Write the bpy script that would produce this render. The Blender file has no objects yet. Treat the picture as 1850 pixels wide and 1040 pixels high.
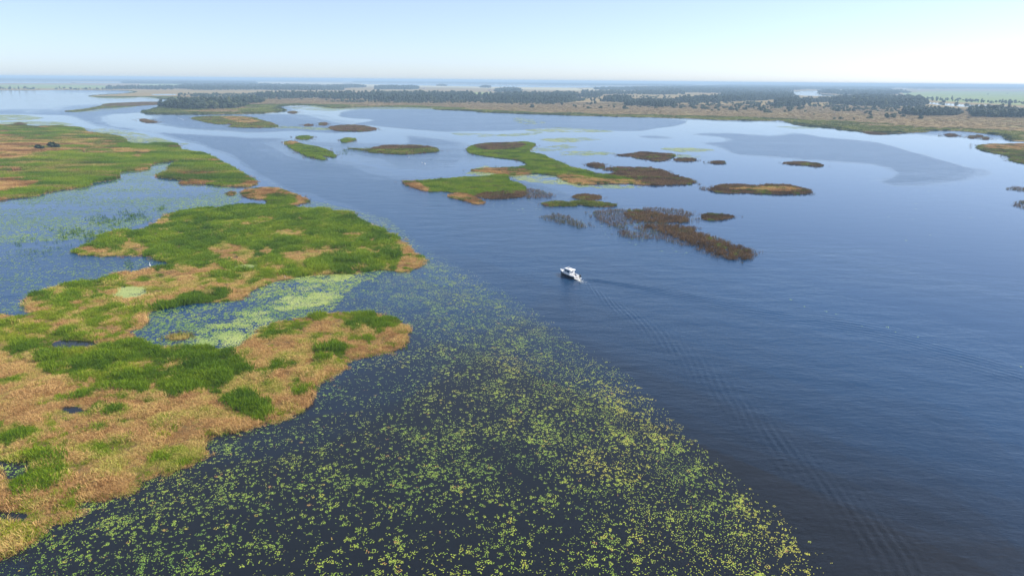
import bpy, math, random
import numpy as np
from mathutils import Vector, Matrix
R = math.radians
rng = np.random.default_rng(7)
random.seed(7)
sc = bpy.context.scene
col = sc.collection

# ------------------------------------------------------------------ camera, sky, sun, exposure
H = 60.0                                   # flying height of the camera in metres
W0, H0, FPX = 1850.0, 1040.0, 1233.0       # photograph size, focal length in its pixels
PITCH, ROLL = R(16.9), R(0.5)
cd = bpy.data.cameras.new('camera'); cam = bpy.data.objects.new('camera', cd); col.objects.link(cam)
cd.sensor_width = 36.0; cd.lens = 36.0 * FPX / W0; cd.clip_start = 0.5; cd.clip_end = 120000
CM = Matrix.Translation((0, 0, H)) @ Matrix.Rotation(math.pi/2 - PITCH, 4, 'X') @ Matrix.Rotation(ROLL, 4, 'Z')
cam.matrix_world = CM; sc.camera = cam

SUN_AZ, SUN_EL = R(76), R(42)
world = bpy.data.worlds.new('World'); sc.world = world; world.use_nodes = True
wn = world.node_tree; wn.nodes.clear()
wo = wn.nodes.new('ShaderNodeOutputWorld'); wb = wn.nodes.new('ShaderNodeBackground'); ws = wn.nodes.new('ShaderNodeTexSky')
ws.sky_type = 'NISHITA'; ws.sun_disc = False; ws.sun_elevation = SUN_EL; ws.sun_rotation = SUN_AZ
ws.altitude = 0; ws.air_density = 0.60; ws.dust_density = 0.6; ws.ozone_density = 4.0
wb.inputs['Strength'].default_value = 0.125
wt = wn.nodes.new('ShaderNodeVectorMath'); wt.operation = 'MULTIPLY'; wt.inputs[1].default_value = (.92, .88, .86)   # white balance of the sky
wn.links.new(ws.outputs[0], wt.inputs[0]); 
wa = wn.nodes.new('ShaderNodeVectorMath'); wa.operation = 'ADD'; wa.inputs[1].default_value = (1.30, 1.38, 1.55)   # thin even veil of high haze
wn.links.new(wt.outputs[0], wa.inputs[0]); wn.links.new(wa.outputs[0], wb.inputs['Color']); wn.links.new(wb.outputs[0], wo.inputs['Surface'])
sl = bpy.data.lights.new('sun', 'SUN'); sun = bpy.data.objects.new('sun', sl); col.objects.link(sun)
sl.energy = 5.0; sl.angle = R(0.53); sl.color = (1.0, 0.95, 0.87)
sdir = Vector((math.sin(SUN_AZ)*math.cos(SUN_EL), math.cos(SUN_AZ)*math.cos(SUN_EL), math.sin(SUN_EL)))
sun.rotation_euler = sdir.to_track_quat('Z', 'Y').to_euler(); sun.location = (300, 200, 400)
sc.view_settings.view_transform = 'Standard'; sc.view_settings.look = 'None'
sc.view_settings.gamma = 1; sc.view_settings.exposure = 0.48; sc.view_settings.use_curve_mapping = False
cy = sc.cycles
cy.max_bounces = 6; cy.diffuse_bounces = 2; cy.glossy_bounces = 3; cy.transmission_bounces = 3
cy.volume_bounces = 0; cy.transparent_max_bounces = 8; cy.use_denoising = True; cy.sample_clamp_indirect = 6
cy.caustics_reflective = False; cy.caustics_refractive = False

# ------------------------------------------------------------------ helpers
RM = np.array(CM.to_3x3())
def G(pts, z=0.0):
    """place on the level z that the photograph shows at pixel (x, y)"""
    p = np.atleast_2d(np.array(pts, float))
    d = np.stack([p[:, 0]-W0/2, -(p[:, 1]-H0/2), -np.full(len(p), FPX)], 1) @ RM.T
    t = (z-H)/d[:, 2]
    return np.stack([d[:, 0]*t, d[:, 1]*t], 1)
def P(xy, z=0.0):
    v = np.concatenate([xy, np.full((len(xy), 1), z-H)], 1) @ RM
    return np.stack([W0/2 + FPX*v[:, 0]/-v[:, 2], H0/2 - FPX*v[:, 1]/-v[:, 2]], 1)
def hsh(i, j, s):
    h = (i.astype(np.int64)*374761393 + j.astype(np.int64)*668265263 + s*974634777) & 0xffffffff
    h = ((h ^ (h >> 13))*1274126177) & 0xffffffff
    return ((h ^ (h >> 16)) & 0xffff)/65535.0
def vnoise(x, y, s=0):
    i, j = np.floor(x), np.floor(y); fx, fy = x-i, y-j
    fx, fy = fx*fx*(3-2*fx), fy*fy*(3-2*fy)
    a, b, c, d = hsh(i, j, s), hsh(i+1, j, s), hsh(i, j+1, s), hsh(i+1, j+1, s)
    return (a*(1-fx)+b*fx)*(1-fy)+(c*(1-fx)+d*fx)*fy
def fbm(x, y, s=0, o=4):
    v, a, t = 0, 0.5, 0
    for k in range(o):
        v = v + a*vnoise(x*2**k, y*2**k, s+k*17); t += a; a *= .5
    return v/t
def smooth_closed(p, n=6):
    p = np.array(p, float); a, b, c, d = np.roll(p, 1, 0), p, np.roll(p, -1, 0), np.roll(p, -2, 0)
    out = []
    for k in range(n):
        t = k/n
        out.append(.5*((2*b)+(-a+c)*t+(2*a-5*b+4*c-d)*t*t+(-a+3*b-3*c+d)*t**3))
    return np.stack(out, 1).reshape(-1, 2)
def refine(w, k):
    """split the edges of a polygon until they are short for their distance"""
    out = []
    for i in range(len(w)):
        a, b = w[i], w[(i+1) % len(w)]
        D = math.hypot(*(a+b)/2); L = math.hypot(*(b-a))
        n = int(min(40, max(1, math.ceil(L/(k*D)))))
        for j in range(n): out.append(a+(b-a)*j/n)
    return np.array(out)
def outline(px, amp=.006, seed=1, sm=True):
    w = G(smooth_closed(px) if sm else px)
    w = refine(w, .005)
    D = np.hypot(w[:, 0], w[:, 1])[:, None]
    q = w/(D*.035)
    n = np.stack([fbm(q[:, 0], q[:, 1], seed, 4)-.5, fbm(q[:, 0]+40, q[:, 1], seed+9, 4)-.5], 1)
    return w + n*D*amp*4
def inside(pts, poly):
    x, y = pts[:, 0], pts[:, 1]; r = np.zeros(len(pts), bool)
    px, py = poly[:, 0], poly[:, 1]; qx, qy = np.roll(px, -1), np.roll(py, -1)
    ok = (x > px.min()) & (x < px.max()) & (y > py.min()) & (y < py.max())
    idx = np.nonzero(ok)[0]; X, Y = x[idx], y[idx]; rr = np.zeros(len(idx), bool)
    for a, b, c, d in zip(px, py, qx, qy):
        if b == d: continue
        m = ((b > Y) != (d > Y))
        rr ^= m & (X < (c-a)*(Y-b)/(d-b)+a)
    r[idx] = rr
    return r
def sample(poly, spacing, warp=None, dmax=None):
    """jittered grid of points inside a ground polygon"""
    lo, hi = poly.min(0), poly.max(0)
    nx, ny = int((hi[0]-lo[0])/spacing)+1, int((hi[1]-lo[1])/spacing)+1
    gx, gy = np.meshgrid(np.arange(nx), np.arange(ny))
    p = np.stack([gx.ravel(), gy.ravel()], 1)*spacing+lo+rng.uniform(-.55, .55, (nx*ny, 2))*spacing
    if dmax: p = p[np.hypot(p[:, 0], p[:, 1]) < dmax]
    px = P(p); p = p[(px[:, 0] > -260) & (px[:, 0] < 2110) & (px[:, 1] < 1150)]
    return p[inside(p, poly)]

def tag(o, label=None, cat=None, group=None, kind=None):
    if label: o['label'] = label
    if cat: o['category'] = cat
    if group: o['group'] = group
    if kind: o['kind'] = kind
    return o
def mesh(name, v, f, mats=(), parent=None, smooth=False, link=True, midx=None):
    m = bpy.data.meshes.new(name); m.from_pydata([tuple(map(float, q)) for q in v], [], [tuple(map(int, q)) for q in f])
    for a in (mats if isinstance(mats, (list, tuple)) else [mats]): m.materials.append(a)
    if midx is not None: m.polygons.foreach_set('material_index', np.array(midx, np.int32))
    if smooth: m.polygons.foreach_set('use_smooth', [True]*len(m.polygons))
    m.update()
    o = bpy.data.objects.new(name, m)
    if link: col.objects.link(o)
    if parent: o.parent = parent
    return o
def empty(name, loc, rz=0.0):
    o = bpy.data.objects.new(name, None); col.objects.link(o); o.location = loc; o.rotation_euler = (0, 0, rz)
    o.empty_display_size = .5
    return o

# ------------------------------------------------------------------ materials
def new_mat(name):
    m = bpy.data.materials.new(name); m.use_nodes = True; nt = m.node_tree
    b = nt.nodes['Principled BSDF']; return m, nt, b
def N(nt, t, **k):
    n = nt.nodes.new(t)
    for a, v in k.items():
        if a in n.inputs: n.inputs[a].default_value = v
        else: setattr(n, a, v)
    return n
def simple(name, c, rough=.5, metal=0.0, noise=.12, scale=6.0):
    m, nt, b = new_mat(name)
    tc = N(nt, 'ShaderNodeTexCoord'); no = N(nt, 'ShaderNodeTexNoise', Scale=scale)
    nt.links.new(tc.outputs['Object'], no.inputs['Vector'])
    mr = N(nt, 'ShaderNodeMapRange'); mr.inputs['To Min'].default_value = 1-noise; mr.inputs['To Max'].default_value = 1+noise
    nt.links.new(no.outputs['Fac'], mr.inputs['Value'])
    mx = N(nt, 'ShaderNodeVectorMath', operation='SCALE'); mx.inputs[0].default_value = c
    nt.links.new(mr.outputs[0], mx.inputs['Scale']); nt.links.new(mx.outputs[0], b.inputs['Base Color'])
    b.inputs['Roughness'].default_value = rough; b.inputs['Metallic'].default_value = metal
    return m
def ramp(nt, stops, interp='LINEAR'):
    r = N(nt, 'ShaderNodeValToRGB'); r.color_ramp.interpolation = interp
    e = r.color_ramp.elements
    e[0].position, e[0].color = stops[0][0], (*stops[0][1], 1)
    e[1].position, e[1].color = stops[-1][0], (*stops[-1][1], 1)
    for p_, c_ in stops[1:-1]:
        q = e.new(p_); q.color = (*c_, 1)
    return r
def foliage(name, stops, attr='tint', trans=.35, rough=.55, inst=True, spec=.3):
    """leaf material: colour from a per-plant value, part of the light shines through"""
    m, nt, b = new_mat(name)
    a = N(nt, 'ShaderNodeAttribute', attribute_name=attr)
    a.attribute_type = 'INSTANCER' if inst else 'GEOMETRY'
    r = ramp(nt, stops); nt.links.new(a.outputs['Fac'], r.inputs[0])
    nt.links.new(r.outputs[0], b.inputs['Base Color']); b.inputs['Roughness'].default_value = rough
    b.inputs['Specular IOR Level'].default_value = spec
    if trans:
        t = N(nt, 'ShaderNodeBsdfTranslucent'); nt.links.new(r.outputs[0], t.inputs['Color'])
        mx = N(nt, 'ShaderNodeMixShader'); mx.inputs[0].default_value = trans
        nt.links.new(b.outputs[0], mx.inputs[1]); nt.links.new(t.outputs[0], mx.inputs[2])
        nt.links.new(mx.outputs[0], nt.nodes['Material Output'].inputs['Surface'])
    return m
M_green = foliage('green_reed_leaf', [(0, (.070, .140, .006)), (.3, (.135, .235, .006)), (.65, (.24, .33, .010)), (1, (.37, .38, .03))], spec=.12)
M_dry = foliage('dry_grass_leaf', [(0, (.22, .115, .035)), (.25, (.40, .22, .08)), (.6, (.62, .39, .155)), (.82, (.56, .45, .13)), (1, (.32, .35, .04))], trans=.25, spec=.1)
M_brown = foliage('brown_reed_leaf', [(0, (.07, .045, .022)), (.35, (.14, .085, .040)), (.7, (.25, .15, .070)), (1, (.16, .14, .035))], trans=.2, spec=.12)
M_olive = foliage('olive_sedge_leaf', [(0, (.06, .085, .015)), (.4, (.13, .17, .018)), (.7, (.24, .27, .03)), (1, (.38, .29, .08))], trans=.25, spec=.12)
M_pad = foliage('lily_leaf', [(0, (.10, .20, .03)), (.4, (.22, .33, .035)), (.8, (.40, .45, .05)), (.92, (.46, .38, .05)), (1, (.40, .20, .07))], trans=0, rough=.36, spec=.5)
M_weed = foliage('duckweed_leaf', [(0, (.16, .22, .06)), (.5, (.27, .34, .08)), (1, (.38, .42, .12))], trans=0, rough=.4, spec=.5)
M_crown = foliage('tree_leaf', [(0, (.018, .040, .016)), (.45, (.035, .062, .020)), (.8, (.062, .088, .026)), (1, (.13, .15, .035))], trans=.2, rough=.6)
def crown_obj_mat():
    m, nt, b = new_mat('tree_leaf_single')
    oi = N(nt, 'ShaderNodeObjectInfo')
    r = ramp(nt, [(0, (.018, .040, .016)), (.5, (.035, .062, .020)), (.85, (.06, .085, .026)), (1, (.13, .15, .035))])
    nt.links.new(oi.outputs['Random'], r.inputs[0]); nt.links.new(r.outputs[0], b.inputs['Base Color'])
    b.inputs['Roughness'].default_value = .6
    t = N(nt, 'ShaderNodeBsdfTranslucent'); nt.links.new(r.outputs[0], t.inputs['Color'])
    mx = N(nt, 'ShaderNodeMixShader'); mx.inputs[0].default_value = .2
    nt.links.new(b.outputs[0], mx.inputs[1]); nt.links.new(t.outputs[0], mx.inputs[2])
    nt.links.new(mx.outputs[0], nt.nodes['Material Output'].inputs['Surface'])
    return m
M_crown1 = crown_obj_mat()
M_bark = simple('bark', (.09, .065, .045), .85, noise=.3)

def ground_mat(name, stops, s1=.02, s2=.4, bump=.3):
    m, nt, b = new_mat(name)
    g = N(nt, 'ShaderNodeNewGeometry')
    mp = N(nt, 'ShaderNodeMapping'); mp.inputs['Scale'].default_value = (.55, 1, 1)
    nt.links.new(g.outputs['Position'], mp.inputs['Vector'])
    n1 = N(nt, 'ShaderNodeTexNoise', Scale=s1, Detail=6.0, Roughness=.62)
    n2 = N(nt, 'ShaderNodeTexNoise', Scale=s2, Detail=4.0, Roughness=.6)
    for n in (n1, n2): nt.links.new(mp.outputs[0], n.inputs['Vector'])
    ad = N(nt, 'ShaderNodeMath', operation='MULTIPLY_ADD'); ad.inputs[1].default_value = .35
    nt.links.new(n2.outputs['Fac'], ad.inputs[0]); nt.links.new(n1.outputs['Fac'], ad.inputs[2])
    mr = N(nt, 'ShaderNodeMapRange'); mr.inputs['From Min'].default_value = .42; mr.inputs['From Max'].default_value = .92
    nt.links.new(ad.outputs[0], mr.inputs['Value'])
    r = ramp(nt, stops); nt.links.new(mr.outputs[0], r.inputs[0]); nt.links.new(r.outputs[0], b.inputs['Base Color'])
    b.inputs['Roughness'].default_value = .95; b.inputs['Specular IOR Level'].default_value = .1
    bp = N(nt, 'ShaderNodeBump', Strength=bump, Distance=.6); nt.links.new(n2.outputs['Fac'], bp.inputs['Height'])
    nt.links.new(bp.outputs[0], b.inputs['Normal'])
    return m
M_mud = ground_mat('marsh_mud', [(0, (.06, .045, .02)), (.4, (.13, .085, .035)), (.7, (.20, .13, .05)), (1, (.12, .14, .02))])
M_plain = ground_mat('far_meadow', [(0, (.12, .12, .04)), (.3, (.20, .155, .065)), (.55, (.27, .19, .085)), (.75, (.23, .19, .07)), (1, (.13, .16, .04))], s1=.006, s2=.09)
M_field = ground_mat('green_field', [(0, (.14, .20, .05)), (.5, (.20, .26, .08)), (1, (.28, .29, .12))], s1=.003, s2=.05)
M_straw = ground_mat('straw_field', [(0, (.34, .30, .17)), (.5, (.44, .38, .22)), (1, (.36, .36, .18))], s1=.003, s2=.05)

def water_mat(name='water', attr=True, calm=1.0):
    m, nt, b = new_mat(name)
    g = N(nt, 'ShaderNodeNewGeometry')
    mp = N(nt, 'ShaderNodeMapping'); mp.inputs['Rotation'].default_value = (0, 0, R(-14)); mp.inputs['Scale'].default_value = (.45, 1, 1)
    nt.links.new(g.outputs['Position'], mp.inputs['Vector'])
    # wind streaks that break up the edge between calm and ruffled water
    n0 = N(nt, 'ShaderNodeTexNoise', Scale=.03, Detail=6.0, Roughness=.6)
    mp0 = N(nt, 'ShaderNodeMapping'); mp0.inputs['Scale'].default_value = (.35, 1, 1); mp0.inputs['Rotation'].default_value = (0, 0, R(-20))
    nt.links.new(g.outputs['Position'], mp0.inputs['Vector']); nt.links.new(mp0.outputs[0], n0.inputs['Vector'])
    if attr:
        a = N(nt, 'ShaderNodeAttribute', attribute_name='calm'); src = a.outputs['Fac']
    else:
        a = N(nt, 'ShaderNodeValue'); a.outputs[0].default_value = calm; src = a.outputs[0]
    ad = N(nt, 'ShaderNodeMath', operation='MULTIPLY_ADD'); ad.inputs[1].default_value = .7
    sub = N(nt, 'ShaderNodeMath', operation='SUBTRACT'); sub.inputs[1].default_value = .5
    nt.links.new(n0.outputs['Fac'], sub.inputs[0]); nt.links.new(sub.outputs[0], ad.inputs[0]); nt.links.new(src, ad.inputs[2])
    cm = N(nt, 'ShaderNodeMapRange'); cm.interpolation_type = 'SMOOTHSTEP'
    cm.inputs['From Min'].default_value = -.08; cm.inputs['From Max'].default_value = .88
    nt.links.new(ad.outputs[0], cm.inputs['Value'])
    ro = N(nt, 'ShaderNodeMapRange'); ro.inputs['To Min'].default_value = .19; ro.inputs['To Max'].default_value = .03
    nt.links.new(cm.outputs[0], ro.inputs['Value']); nt.links.new(ro.outputs[0], b.inputs['Roughness'])
    # ripples
    n1 = N(nt, 'ShaderNodeTexNoise', Scale=1.1, Detail=4.0, Roughness=.68)
    n2 = N(nt, 'ShaderNodeTexNoise', Scale=.16, Detail=2.0, Roughness=.5)
    for n in (n1, n2): nt.links.new(mp.outputs[0], n.inputs['Vector'])
    hs = N(nt, 'ShaderNodeMath', operation='MULTIPLY_ADD'); hs.inputs[1].default_value = 2.6
    nt.links.new(n2.outputs['Fac'], hs.inputs[0]); nt.links.new(n1.outputs['Fac'], hs.inputs[2])
    bs = N(nt, 'ShaderNodeMapRange'); bs.inputs['To Min'].default_value = .28; bs.inputs['To Max'].default_value = .025
    nt.links.new(cm.outputs[0], bs.inputs['Value'])
    bp = N(nt, 'ShaderNodeBump', Distance=.5); nt.links.new(hs.outputs[0], bp.inputs['Height']); nt.links.new(bs.outputs[0], bp.inputs['Strength'])
    nt.links.new(bp.outputs[0], b.inputs['Normal'])
    if attr: pt = N(nt, 'ShaderNodeAttribute', attribute_name='sky_fade')
    else: pt = N(nt, 'ShaderNodeValue'); pt.outputs[0].default_value = 1
    pr_ = ramp(nt, [(0, (.004, .040, .105)), (1, (.007, .009, .012))])
    nt.links.new(pt.outputs['Fac' if attr else 0], pr_.inputs[0]); nt.links.new(pr_.outputs[0], b.inputs['Base Color'])   # blue body colour boosted in place of reflected sky, dark over lily bed and foreground
    b.inputs['IOR'].default_value = 1.33
    return m
M_water = water_mat()
M_farwater = water_mat('far_water', False, .8)
M_pond = water_mat('pond_water', False, 1.0)

# ------------------------------------------------------------------ water sheet, with calm and wind-ruffled areas
CALM = [ # (outline in the photograph, how calm, softness)
 ([(-400,1400),(-400,900),(300,830),(560,700),(700,500),(790,480),(1000,600),(1270,800),(1500,1040),(1700,1400)], .55, .03),
 ([(850,285),(1000,335),(1120,372),(1350,440),(1600,470),(1850,530),(2200,580),(2200,300),(1850,262),(1300,220)], .85, .06),
 ([(1250,440),(1450,450),(1700,500),(2200,560),(2200,800),(1850,660),(1500,560),(1300,500)], .5, .08),
 ([(560,204),(640,197),(900,206),(1220,216),(1440,224),(1600,243),(1850,258),(2200,290),(2200,450),(1850,400),(1650,385),(1480,380),(1350,365),(1240,340),(1120,350),(1000,332),(955,302),(900,290),(840,268),(790,250),(700,242),(640,226)], .95, .02),
 ([(620,199),(700,199),(835,201),(969,207),(1069,210),(1220,217),(1246,220),(1220,227),(1136,236),(1002,232),(902,236),(784,237),(700,228),(650,224),(690,217),(600,210)], .05, .004),
 ([(1246,242),(1340,240),(1369,245),(1446,241),(1516,250),(1586,259),(1639,271),(1709,290),(1758,299),(1785,312),(1754,325),(1669,335),(1606,335),(1574,328),(1612,316),(1585,301),(1500,292),(1358,283),(1288,264),(1268,258),(1320,252)], .05, .012),
 ([(1140,246),(1180,245),(1228,251),(1180,252)], .2, .01),
 ([(195,212),(255,204),(290,211),(275,221),(330,231),(420,236),(470,240),(520,238),(600,240),(700,238),(720,262),(600,264),(520,256),(480,250),(380,243),(290,240),(225,230)], .95, .008),
 ([(485,255),(600,262),(660,270),(860,265),(850,285),(870,312),(780,322),(700,318),(640,300),(560,290),(520,275)], .7, .02),
 ([(530,252),(640,258),(840,262),(830,300),(720,305),(650,285)], .25, .02),
 ([(-200,163),(230,168),(320,178),(300,190),(180,188),(110,201),(60,205),(40,198),(-200,200)], .62, .02),
 ([(530,192),(640,194),(600,205),(500,206),(400,209),(300,208),(300,204),(520,202)], .9, .01),
 ([(-200,205),(60,208),(120,212),(210,232),(300,246),(400,280),(470,322),(560,356),(700,405),(770,455),(740,470),(640,400),(540,378),(440,330),(330,275),(210,240),(100,228),(-200,226)], .95, .006),
 ([(-300,360),(200,300),(330,280),(480,340),(560,370),(420,378),(280,400),(150,440),(-300,480)], .85, .02),
 ([(240,600),(255,570),(400,545),(520,505),(650,490),(640,520),(560,570),(450,615),(400,632),(270,632)], .7, .01),
]
def calm_at(xy):
    v = np.full(len(xy), .0)
    D = np.hypot(xy[:, 0], xy[:, 1])
    for k, (px, val, soft) in enumerate(CALM):
        w = G(smooth_closed(px, 4)); acc = np.zeros(len(xy))
        n1 = fbm(xy[:, 0]/(D*.05+1), xy[:, 1]/(D*.12+1), 31+k, 3)-.5; n2 = fbm(xy[:, 0]/(D*.05+1)+77, xy[:, 1]/(D*.12+1), 57+k, 3)-.5
        base = xy+np.stack([n1, n2], 1)*(D*.05)[:, None]
        J = 5
        for j in range(J):
            a = j*2.399; rr = math.sqrt((j+.5)/J)
            acc += inside(base+np.stack([np.cos(a)*rr*D*soft, np.sin(a)*rr*D*soft*3], 1), w)
        acc /= J
        v = v*(1-acc)+val*acc
    return v
SKY_FADE_W = G(smooth_closed([(-500,1500),(-500,700),(300,700),(560,640),(700,520),(800,500),(1000,560),(1300,680),(1600,800),(1900,900),(2300,1000),(2400,1500)], 4))
def sky_fade_at(xy):  # how far the painted sky blue gives way to dark water
    D = np.hypot(xy[:, 0], xy[:, 1]); v = np.zeros(len(xy))
    for j in range(16):
        a = j*2.399; r_ = math.sqrt((j+.5)/16)*.34; v += inside(xy+np.stack([np.cos(a)*r_*D, np.sin(a)*r_*D], 1), SKY_FADE_W)/16
    return v
def build_water():
    az = np.concatenate([np.linspace(-180, -46, 28)[:-1], np.linspace(-46, 46, 400), np.linspace(46, 180, 28)[1:-1]])*math.pi/180
    rr = np.concatenate([[12, 40], np.geomspace(55, 3600, 430), np.geomspace(3600, 60000, 16)[1:]])
    A, RR = np.meshgrid(az, rr)
    xy = np.stack([np.sin(A).ravel()*RR.ravel(), np.cos(A).ravel()*RR.ravel()], 1)
    n, m_ = len(az), len(rr)
    calm = np.zeros(len(xy))
    sel = (np.abs(A.ravel()) < R(60)) & (RR.ravel() < 3700)
    calm[sel] = calm_at(xy[sel]); calm[~sel & (RR.ravel() >= 3700)] = .6
    v = np.concatenate([xy, np.zeros((len(xy), 1))], 1)
    i = np.arange(m_-1)[:, None]*n+np.arange(n)[None, :]
    j = np.arange(m_-1)[:, None]*n+(np.arange(n)[None, :]+1) % n
    f = np.stack([i.ravel(), j.ravel(), (j+n).ravel(), (i+n).ravel()], 1)[:, ::-1]
    v = np.vstack([v, [[0, 0, 0]]]); c = len(v)-1
    me = bpy.data.meshes.new('water')
    tri = np.stack([np.arange(n), (np.arange(n)+1) % n, np.full(n, c)], 1)[:, ::-1]
    me.vertices.add(len(v)); me.vertices.foreach_set('co', v.ravel())
    me.loops.add(f.size+tri.size); me.loops.foreach_set('vertex_index', np.concatenate([f.ravel(), tri.ravel()]).astype(np.int32))
    me.polygons.add(len(f)+len(tri))
    me.polygons.foreach_set('loop_start', np.concatenate([np.arange(len(f))*4, len(f)*4+np.arange(len(tri))*3]).astype(np.int32))
    me.update(calc_edges=True)
    at = me.attributes.new('calm', 'FLOAT', 'POINT'); at.data.foreach_set('value', np.append(calm, 0).astype(np.float32))
    sky_fade = np.ones(len(xy)); sky_fade[sel] = sky_fade_at(xy[sel])
    at = me.attributes.new('sky_fade', 'FLOAT', 'POINT'); at.data.foreach_set('value', np.append(sky_fade, 1).astype(np.float32))
    me.materials.append(M_water); me.polygons.foreach_set('use_smooth', [True]*len(me.polygons))
    o = bpy.data.objects.new('water', me); col.objects.link(o); return tag(o, kind='structure')
build_water()

def slab(name, w, z, mat, kind='structure', parent=None, depth=.5):
    """ground inside an outline, with a sloping bank that dips under the water"""
    n = len(w); a = .5*np.sum(w[:, 0]*np.roll(w[:, 1], -1)-np.roll(w[:, 0], -1)*w[:, 1])
    if a < 0: w = w[::-1]
    v = [(x, y, z) for x, y in w]+[(x, y, -depth) for x, y in w]
    f = [list(range(n))]+[[(i+1) % n, i, n+i, n+(i+1) % n] for i in range(n)]
    o = mesh(name, v, f, mat, parent)
    if kind: o['kind'] = kind
    return o
def sheet(name, px, z, mat, amp=.003, kind='structure', sm=True, seed=3):
    w = outline(px, amp, seed, sm)
    # put the outline where the photograph shows it at this level
    w = w*(H-z)/H
    a = .5*np.sum(w[:, 0]*np.roll(w[:, 1], -1)-np.roll(w[:, 0], -1)*w[:, 1])
    if a < 0: w = w[::-1]
    o = mesh(name, [(x, y, z) for x, y in w], [list(range(len(w)))], mat)
    if kind: o['kind'] = kind
    return o, w

# ------------------------------------------------------------------ the far plain
SHORE = [(-700,160),(-300,162),(0,163.5),(60,163.5),(110,163),(165,163.5),(228,164.5),(236,168),(200,171),(160,173.5),(190,176),(230,176),(262,175),(290,178),(318,181),(300,186),(288,194),(262,199),(252,203),(272,206),(320,206.5),(420,206),(490,203.5),(520,200),(516,198),(508,194),(522,191),(560,190.5),(575,193),(600,195.5),(650,194.5),(704,193.5),(773,195),(786,198),(805,199),(834,200.5),(877,203.5),(920,205),(1004,208),(1090,210.5),(1220,213.5),(1304,217),(1399,218.5),(1412,218.5),(1433,224),(1460,227),(1500,231),(1557,238),(1613,241),(1651,240),(1708,237),(1740,238),(1765,240),(1803,245),(1818,252),(1850,256),(1990,262),(2300,262)]
wl = G(smooth_closed(SHORE)[:-6])
wl = refine(wl, .004)[:-30] if False else refine(wl, .004)
cut = np.argmax(wl[:, 0])
wl = wl[:cut+1]
Dl = np.hypot(wl[:, 0], wl[:, 1])[:, None]; ql = wl/(Dl*.02)
wl = wl+np.stack([fbm(ql[:, 0], ql[:, 1], 5, 4)-.5, fbm(ql[:, 0]+40, ql[:, 1], 15, 4)-.5], 1)*Dl*.022
plainW = np.vstack([wl, [[3400, 2600], [60000, 30000], [60000, 60000], [-60000, 60000], [-60000, 8000]]])
slab('ground', plainW, .3, M_plain)

for nm, px, mat in [
    ('field', [(1630,168),(1700,165),(1900,166),(2050,168),(2050,192),(1850,190),(1760,186),(1700,183),(1640,174)], M_field),
    ('field', [(-150,154),(60,153),(160,154),(215,156),(215,160),(100,160),(-150,159.5)], M_field),
    ('field', [(462,148.5),(560,149),(620,149.5),(615,155),(540,155.5),(500,153),(465,151)], M_straw),
    ('field', [(640,151),(760,153),(900,156),(1040,159),(1060,164),(960,162),(800,158),(680,157),(620,155)], M_straw),
    ('field', [(1050,159.5),(1250,163),(1300,163),(1200,165),(1060,163)], M_straw),
    ('field', [(858,167),(884,167),(886,173),(860,173)], M_field),
    ('field', [(250,152),(380,152),(450,153),(380,155),(250,154)], M_field),
    ('field', [(1180,158.5),(1440,160),(1440,161.5),(1280,162),(1180,161)], M_straw)]:
    sheet(nm, px, .34, mat, sm=False)
for px in [
    [(-200,147.5),(60,147.5),(125,147.8),(128,150),(40,150.3),(-200,150)],
    [(135,148.8),(225,149.2),(225,150.4),(140,150.2)],
    [(640,151),(700,150.6),(800,151.8),(900,153.2),(1000,154.2),(1130,155.8),(1250,157.2),(1265,158.5),(1255,160.5),(1180,160.3),(1090,158.8),(1000,158.3),(900,157.2),(780,155.2),(680,152.6)],
    [(1423,168),(1440,165.5),(1475,164.2),(1479,167),(1488,169.8),(1512,172),(1508,174),(1475,173.5),(1445,172.5),(1426,170.5)],
    [(1660,184),(1695,186),(1750,189.5),(1780,190),(1850,195),(2000,205),(2000,213),(1850,202),(1800,197),(1750,194),(1690,189)],
    [(275,170.5),(312,170),(316,172),(285,172.5)],
    [(508,191.5),(545,190.3),(560,192),(530,193.8)]]:
    sheet('water', px, .38, M_farwater, .002)

# ------------------------------------------------------------------ near marshes and their ponds
A_PX = [(-330,222),(0,227),(60,229),(118,229),(152,233),(159,238),(215,250),(232,262),(311,261),(325,273),(360,278),(391,288),(419,300),(440,314),(467,328),(462,333),(446,338),(381,334),(322,332),(341,327),(277,319),(301,311),(308,300),(329,292),(298,292),(263,299),(256,307),(212,312),(211,323),(173,330),(156,338),(104,345),(52,356),(0,362),(-100,385),(-330,430)]
C_PX = [(-400,575),(0,570),(43,570),(72,564),(54,559),(52,553),(57,539),(80,525),(121,515),(173,505),(221,496),(287,483),(298,477),(263,462),(225,463),(173,462),(136,458),(133,449),(163,438),(194,421),(255,417),(275,405),(298,390),(325,383),(381,375),(457,370),(519,374),(620,383),(645,393),(690,413),(730,437),(762,460),(767,475),(750,488),(722,491),(700,487),(643,492),(584,495),(520,503),(462,522),(427,540),(400,543),(339,550),(272,563),(257,573),(255,594),(236,601),(244,610),(278,629),(342,626),(403,630),(444,620),(456,608),(482,592),(511,581),(584,569),(625,563),(663,565),(713,573),(736,591),(739,605),(719,629),(672,641),(628,646),(616,667),(590,681),(562,702),(553,735),(520,753),(460,768),(400,780),(366,795),(362,822),(330,842),(290,855),(250,868),(238,886),(180,897),(137,903),(131,930),(98,941),(72,945),(70,962),(30,987),(5,1002),(-90,1060),(-330,1250),(-700,1250)]
A_W, C_W = outline(A_PX, .004, 11), outline(C_PX, .005, 12)
slab('ground', A_W, .10, M_mud); slab('ground', C_W, .10, M_mud)
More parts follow.
